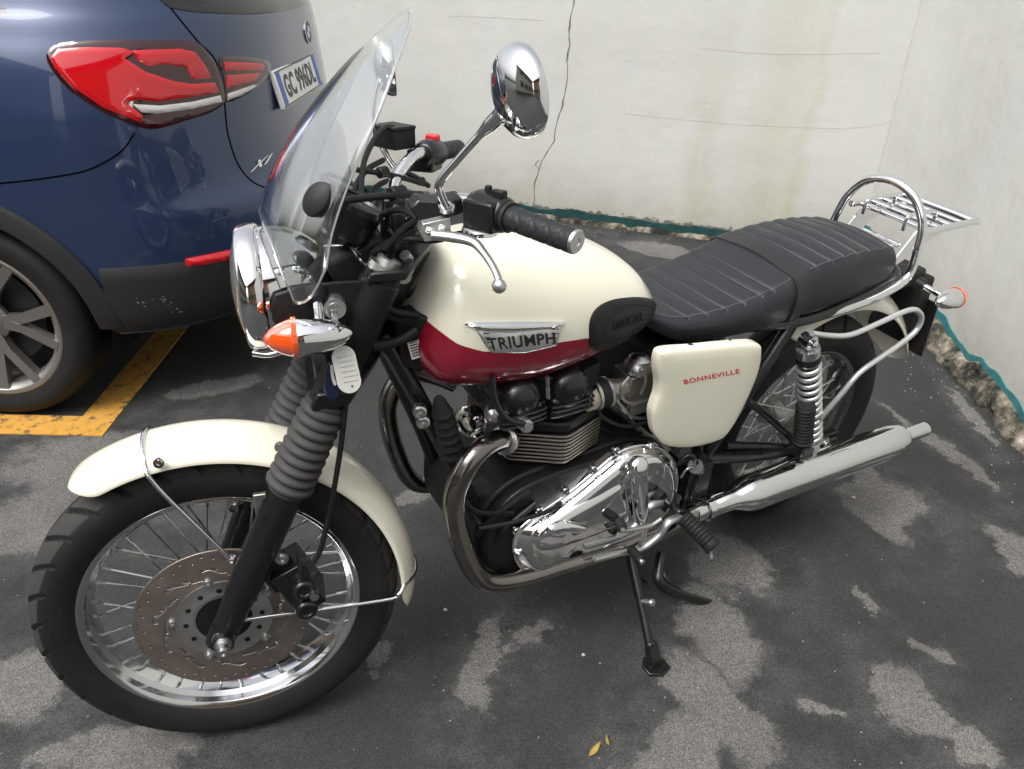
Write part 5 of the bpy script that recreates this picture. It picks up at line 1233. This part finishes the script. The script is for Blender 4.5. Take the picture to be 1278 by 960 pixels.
# wheels
def car_wheel(wx, side):
    c = cw(wx, 0.0 if not side else 2*LC, .34); d = cb if not side else -cb
    m = MB(); pr = [(.004, .250), (.0, .262), (-.006, .280), (-.008, .298), (-.004, .312), (.006, .326), (.018, .335), (.035, .3395)]
    for g in (.060, .105, .150): pr += [(g-.004, .341), (g-.003, .334), (g+.003, .334), (g+.004, .341)]
    pr += [(.19, .3395), (.207, .335), (.22, .32), (.228, .29), (.22, .25)]
    wm_ = MB(); lathe(wm_, [(.012, .236), (.004, .240), (.001, .248), (.003, .2535), (.010, .2535), (.012, .240), (.03, .228), (.06, .222), (.20, .235), (.20, .228), (.05, .214), (.02, .222)], c, d, 96, closed=True)
    vx = V((0, 0, 1)); vy = d.cross(vx)
    for k in range(5):
        a0 = 2*math.pi*k/5+.35
        for sg in (-1, 1):
            def pt(r, a, h): return c+(vx*math.cos(a)+vy*math.sin(a))*r+d*h
            P = [pt(.05, a0-.42*sg, .030), pt(.05, a0+.45*sg, .030), pt(.11, a0+.26*sg, .022), pt(.236, a0+.34*sg, .008), pt(.236, a0+.20*sg, .008), pt(.12, a0+.02*sg, .020)]
            prism(wm_, P, d*.030)
    lathe(wm_, [(.050, .0), (.050, .072), (.036, .070), (.024, .050), (.024, .036), (.030, .034), (.030, 0)], c, d, 40)
    w = cbuild(wm_, 'wheel', CARRIM, sharp=35)
    lathe(m, pr, c, d, 120, closed=False, caps=False)
    cbuild(m, 'tyre', RUB, w, sharp=30)
    m = MB(); lathe(m, [(.018, .033), (.020, .034), (.024, .033), (.024, 0)], c, d, 32); cbuild(m, 'hub_cap', DARKRIM, w)
    m = MB(); lathe(m, [(.075, .165), (.080, .165), (.080, .05)], c, d, 64); cbuild(m, 'brake_disc', DARKRIM, w)
    m = MB(); lathe(m, [(.12, .222), (.122, 0)], c, d, 40); cbuild(m, 'wheel_backing', BLKP, w)
for wx in (0, -2.67):
    for s_ in (0, 1): car_wheel(wx, s_)
# lamps
def cconf(poly, th, step, edge, name, mt, par=None, smooth=0, bv=None, **k):
    m = MB(); conform(m, poly, bv or cbv, 'W', th, step, edge, smooth=smooth); b_ = m.bvh() if m.f else None
    return cbuild(m, name, mt, par, sharp=50, **k), b_
TL, tlb = cconf([(58, 70), (66, 57), (90, 52), (140, 50), (200, 50), (240, 52), (256, 62), (271, 84), (279, 112), (280, 128), (262, 141), (230, 151), (196, 161), (172, 158), (130, 141), (86, 112), (64, 86)], .0045, 4, 2, 'tail_lamp', TLDARK, smooth=2)
TL2, tlb2 = cconf([(273, 72), (300, 71), (326, 74), (337, 81), (334, 95), (320, 109), (301, 121), (282, 128), (281, 112), (277, 90)], .007, 3.5, 2.5, 'tailgate_lamp', TLDARK, smooth=2)
cconf([(63, 72), (72, 61), (110, 59), (152, 60), (168, 65), (156, 73), (182, 90), (215, 101), (240, 105), (268, 103), (273, 115), (240, 121), (196, 127), (170, 124), (158, 129), (178, 144), (176, 153), (130, 135), (90, 108), (68, 84)], .004, 4, 2, 'red_lens', TLRED, TL, bv=tlb)
cconf([(165, 63), (225, 61), (243, 65), (256, 82), (264, 98), (240, 99), (232, 84), (205, 80), (185, 83), (172, 76)], .004, 4, 2, 'red_lens', TLRED, TL, bv=tlb)
cconf([(166, 130), (200, 132), (240, 127), (275, 119), (277, 127), (240, 136), (196, 142), (176, 140)], .004, 4, 2, 'clear_lens', TLCLR, TL, bv=tlb)
cconf([(279, 77), (325, 79), (331, 83), (326, 88), (281, 89)], .003, 3, 2, 'red_lens', TLRED, TL2, bv=tlb2)
cconf([(282, 94), (326, 91), (318, 101), (283, 110)], .003, 3, 2, 'red_lens', TLRED, TL2, bv=tlb2)
cconf([(284, 117), (316, 106), (322, 106), (302, 119), (284, 125)], .003, 3, 2, 'clear_lens', TLCLR, TL2, bv=tlb2)
cconf([(399, 40), (404, 32), (409, 36), (408, 60), (402, 66), (399, 55)], .012, 3, 3, 'tail_lamp', TLRED)
cconf([(231, 323), (262, 317), (300, 309), (330, 300), (330, 311), (300, 321), (262, 330), (231, 334)], .016, 4, 2, 'reflector', TLRED)
cconf([(212, 10), (240, 15), (300, 18), (345, 15), (395, 5), (412, -30), (400, -120), (250, -150), (170, -60), (190, -8)], .006, 7, 2, 'rear_window', WGLASS)
def cline(pts, r, name, mt, lift=-.0005):
    m = MB(); P = spline([V((*q, 0)) for q in pts], 6); o_ = []
    for q in P:
        h, nn = cast(cbv, q.x, q.y, 'W')
        if h: o_.append(h+nn*lift)
    tube(m, o_, r, 6, n=1); return cbuild(m, name, mt)
cline([(-40, 232), (0, 229), (60, 222), (110, 212), (150, 190), (168, 166)], .0025, 'panel_gap', GAP)
cline([(205, 0), (216, 14), (247, 52), (270, 78), (280, 128), (284, 165), (296, 203), (314, 226), (335, 236)], .003, 'panel_gap', GAP)
cline([(205, 5), (240, 13), (300, 17), (345, 14), (400, 2)], .003, 'window_seal', BLKTXT)
# dent scuffs on the cladding
m = MB(); random.seed(3)
for k in range(26):
    u = random.random(); px_, py_ = 168+62*u+random.gauss(0, 2), 372+6*math.sin(u*9)+12*u**2+random.gauss(0, 2.2)
    h, nn = cast(cbv, px_, py_, 'W')
    if h: P = [h+nn*.0105+V((random.gauss(0, .004), random.gauss(0, .004), random.gauss(0, .004))) for _ in range(3)]; x_, y_, z_ = basis(nn); m.add([h+nn*.0107+x_*random.uniform(-.006, .006)+y_*random.uniform(-.004, .004) for _ in range(4)], [(0, 1, 2), (0, 2, 3)])
cbuild(m, 'scuffs', mat('scraped plastic', (.30, .27, .20), .8))
# number plate
pc_ = V((.763, 1.802, .983)); pn = (-ca*math.cos(R(13))+V((0, 0, 1))*math.sin(R(13))).normalized(); px_ = cb; pu = pn.cross(px_).normalized(); pu = pu if pu.z > 0 else -pu
def pl(x, y, h): return pc_+px_*x+pu*y+pn*h
def pbox(x0, x1, y0, y1, h0, h1):
    m = MB(); m.add([pl(x, y, h) for x in (x0, x1) for y in (y0, y1) for h in (h0, h1)], [(0, 1, 3, 2), (4, 6, 7, 5), (0, 4, 5, 1), (2, 3, 7, 6), (0, 2, 6, 4), (1, 5, 7, 3)]); return m
NP = cbuild(pbox(-.268, .268, -.063, .063, -.014, .004), 'number_plate', PLATE, bevel=.004)
cbuild(pbox(-.256, -.214, -.053, .053, .003, .0052), 'blue_band', PBLUE, NP); cbuild(pbox(.214, .256, -.053, .053, .003, .0052), 'blue_band', PBLUE, NP)
for x0, x1, y0, y1 in ((-.264, .264, .0545, .058), (-.264, .264, -.058, -.0545)): cbuild(pbox(x0, x1, y0, y1, .003, .006), 'frame', BLKTXT, NP)
m = MB(); vs_, fs_ = text_mesh('GC 996DL', bold=.03, spacing=1.08); m.add([pl(-.195+v.x*.39, -.040+v.y*.080, .0045+.0008*v.z) for v in vs_], fs_); cbuild(m, 'plate_number', BLKTXT, NP)
for q in ((-.262, .02), (.262, .02)): pass
# recess under the tailgate handle, roundel and model mark
h, nn = cast(cbv, 383, 40, 'W'); x_, y_, z_ = cb, nn.cross(cb), nn
m = MB(); lathe(m, [(0, .041), (.004, .041), (.006, .038), (.006, .033), (.004, .032), (.004, 0)], h, nn, 40); RD = cbuild(m, 'roundel', CHROME)
m = MB(); lathe(m, [(.0045, .0385), (.0068, .038), (.0068, .024), (.005, .0235)], h, nn, 40); cbuild(m, 'roundel_ring', BLKTXT, RD)
up2 = (V((0, 0, 1))-nn*nn.z).normalized(); ri2 = up2.cross(nn).normalized()
for k in range(4):
    m = MB(); P = [h+nn*.006]+[h+nn*.006+(ri2*math.cos(a)+up2*math.sin(a))*.023 for a in [math.pi/2*k+math.pi/2*i/10 for i in range(11)]]; prism(m, P, nn*.0012); cbuild(m, 'roundel_quarter', BLUEB if k % 2 == 1 else WHITEB, RD)
m = MB(); text_on(m, 'X1', [(310, 216), (336, 202), (339, 191), (315, 203)], cbv, 'W', .006, bold=.03, shear=.35); cbuild(m, 'model_mark', CHROME)

# ================================================================== small litter on the asphalt
LEAF = mat('dry leaf', (.42, .30, .08), .8, var=.3, vscale=60)
for i, (px, py, an, lb) in enumerate([(742, 937, .4, 'small yellow dry leaf on the asphalt below the side stand'), (758, 926, 1.2, 'tiny yellow leaf scrap on the asphalt right of the larger leaf')]):
    c = gr(px, py); L_ = .022 if i == 0 else .012; vs = []; m = MB()
    for k in range(9):
        u = k/8*2-1; w = .3*L_*(1-u*u)
        for s in (-1, 0, 1): q = V((u*L_, s*w, .003+.004*(1-abs(s))*(1 if i else .6)+.003*u*u)); vs.append(V((q.x*math.cos(an)-q.y*math.sin(an), q.x*math.sin(an)+q.y*math.cos(an), q.z)))
    m.add(vs, [(k*3+j, k*3+j+1, k*3+j+4, k*3+j+3) for k in range(8) for j in range(2)]); o = m.build('dry_leaf', LEAF); o.location = c; solid(o, .0006); tag(o, lb, 'leaf')
STONE = mat('pale pebble', (.45, .43, .38), .8)
for px, py, r, lb in ((728, 818, .0045, 'small pale pebble on the damp asphalt left of the side stand foot'), (556, 762, .005, 'small brown pebble on the asphalt right of the front mudguard tip'), (1065, 622, .006, 'white pebble on the dry patch right of the muffler')):
    m = MB(); lathe(m, [(-r*.6, 0), (-r*.5, r*.7), (0, r), (r*.4, r*.75), (r*.6, 0)], (0, 0, 0), (0, 0, 1), 9); m.v = [v*(1+.25*noise.noise(v*300)) for v in m.v]; o = m.build('pebble', STONE); o.location = gr(px, py)+V((0, 0, r*.5)); tag(o, lb, 'pebble')

# loose grit washed against the wall feet and lying about on the asphalt
m = MB(); random.seed(11)
for k in range(520):
    if k < 300: t_ = random.uniform(-.1, 2.6); c = CORN+DR*t_+NR*(.06+abs(random.gauss(0, .10))) if k % 2 else CORN+dbl*random.uniform(0, 3)+NB*(.04+abs(random.gauss(0, .08)))
    else: c = gr(random.uniform(0, 1278), random.uniform(430, 960))
    r = random.uniform(.0012, .0042)*(1 if k < 300 else .7); c = V((c.x, c.y, r*.3)); vs = []
    for q in ((1, 0, 0), (-1, 0, 0), (0, 1, 0), (0, -1, 0), (0, 0, 1), (0, 0, -1)): vs.append(c+V(q)*r*random.uniform(.6, 1.3))
    m.add(vs, [(0, 2, 4), (2, 1, 4), (1, 3, 4), (3, 0, 4), (2, 0, 5), (1, 2, 5), (3, 1, 5), (0, 3, 5)])
tag(m.build('grit', mat('loose grit', (.27, .25, .21), .9, var=.5, vscale=3)), 'scattered loose grit along the wall feet and over the asphalt', 'grit', kind='stuff')
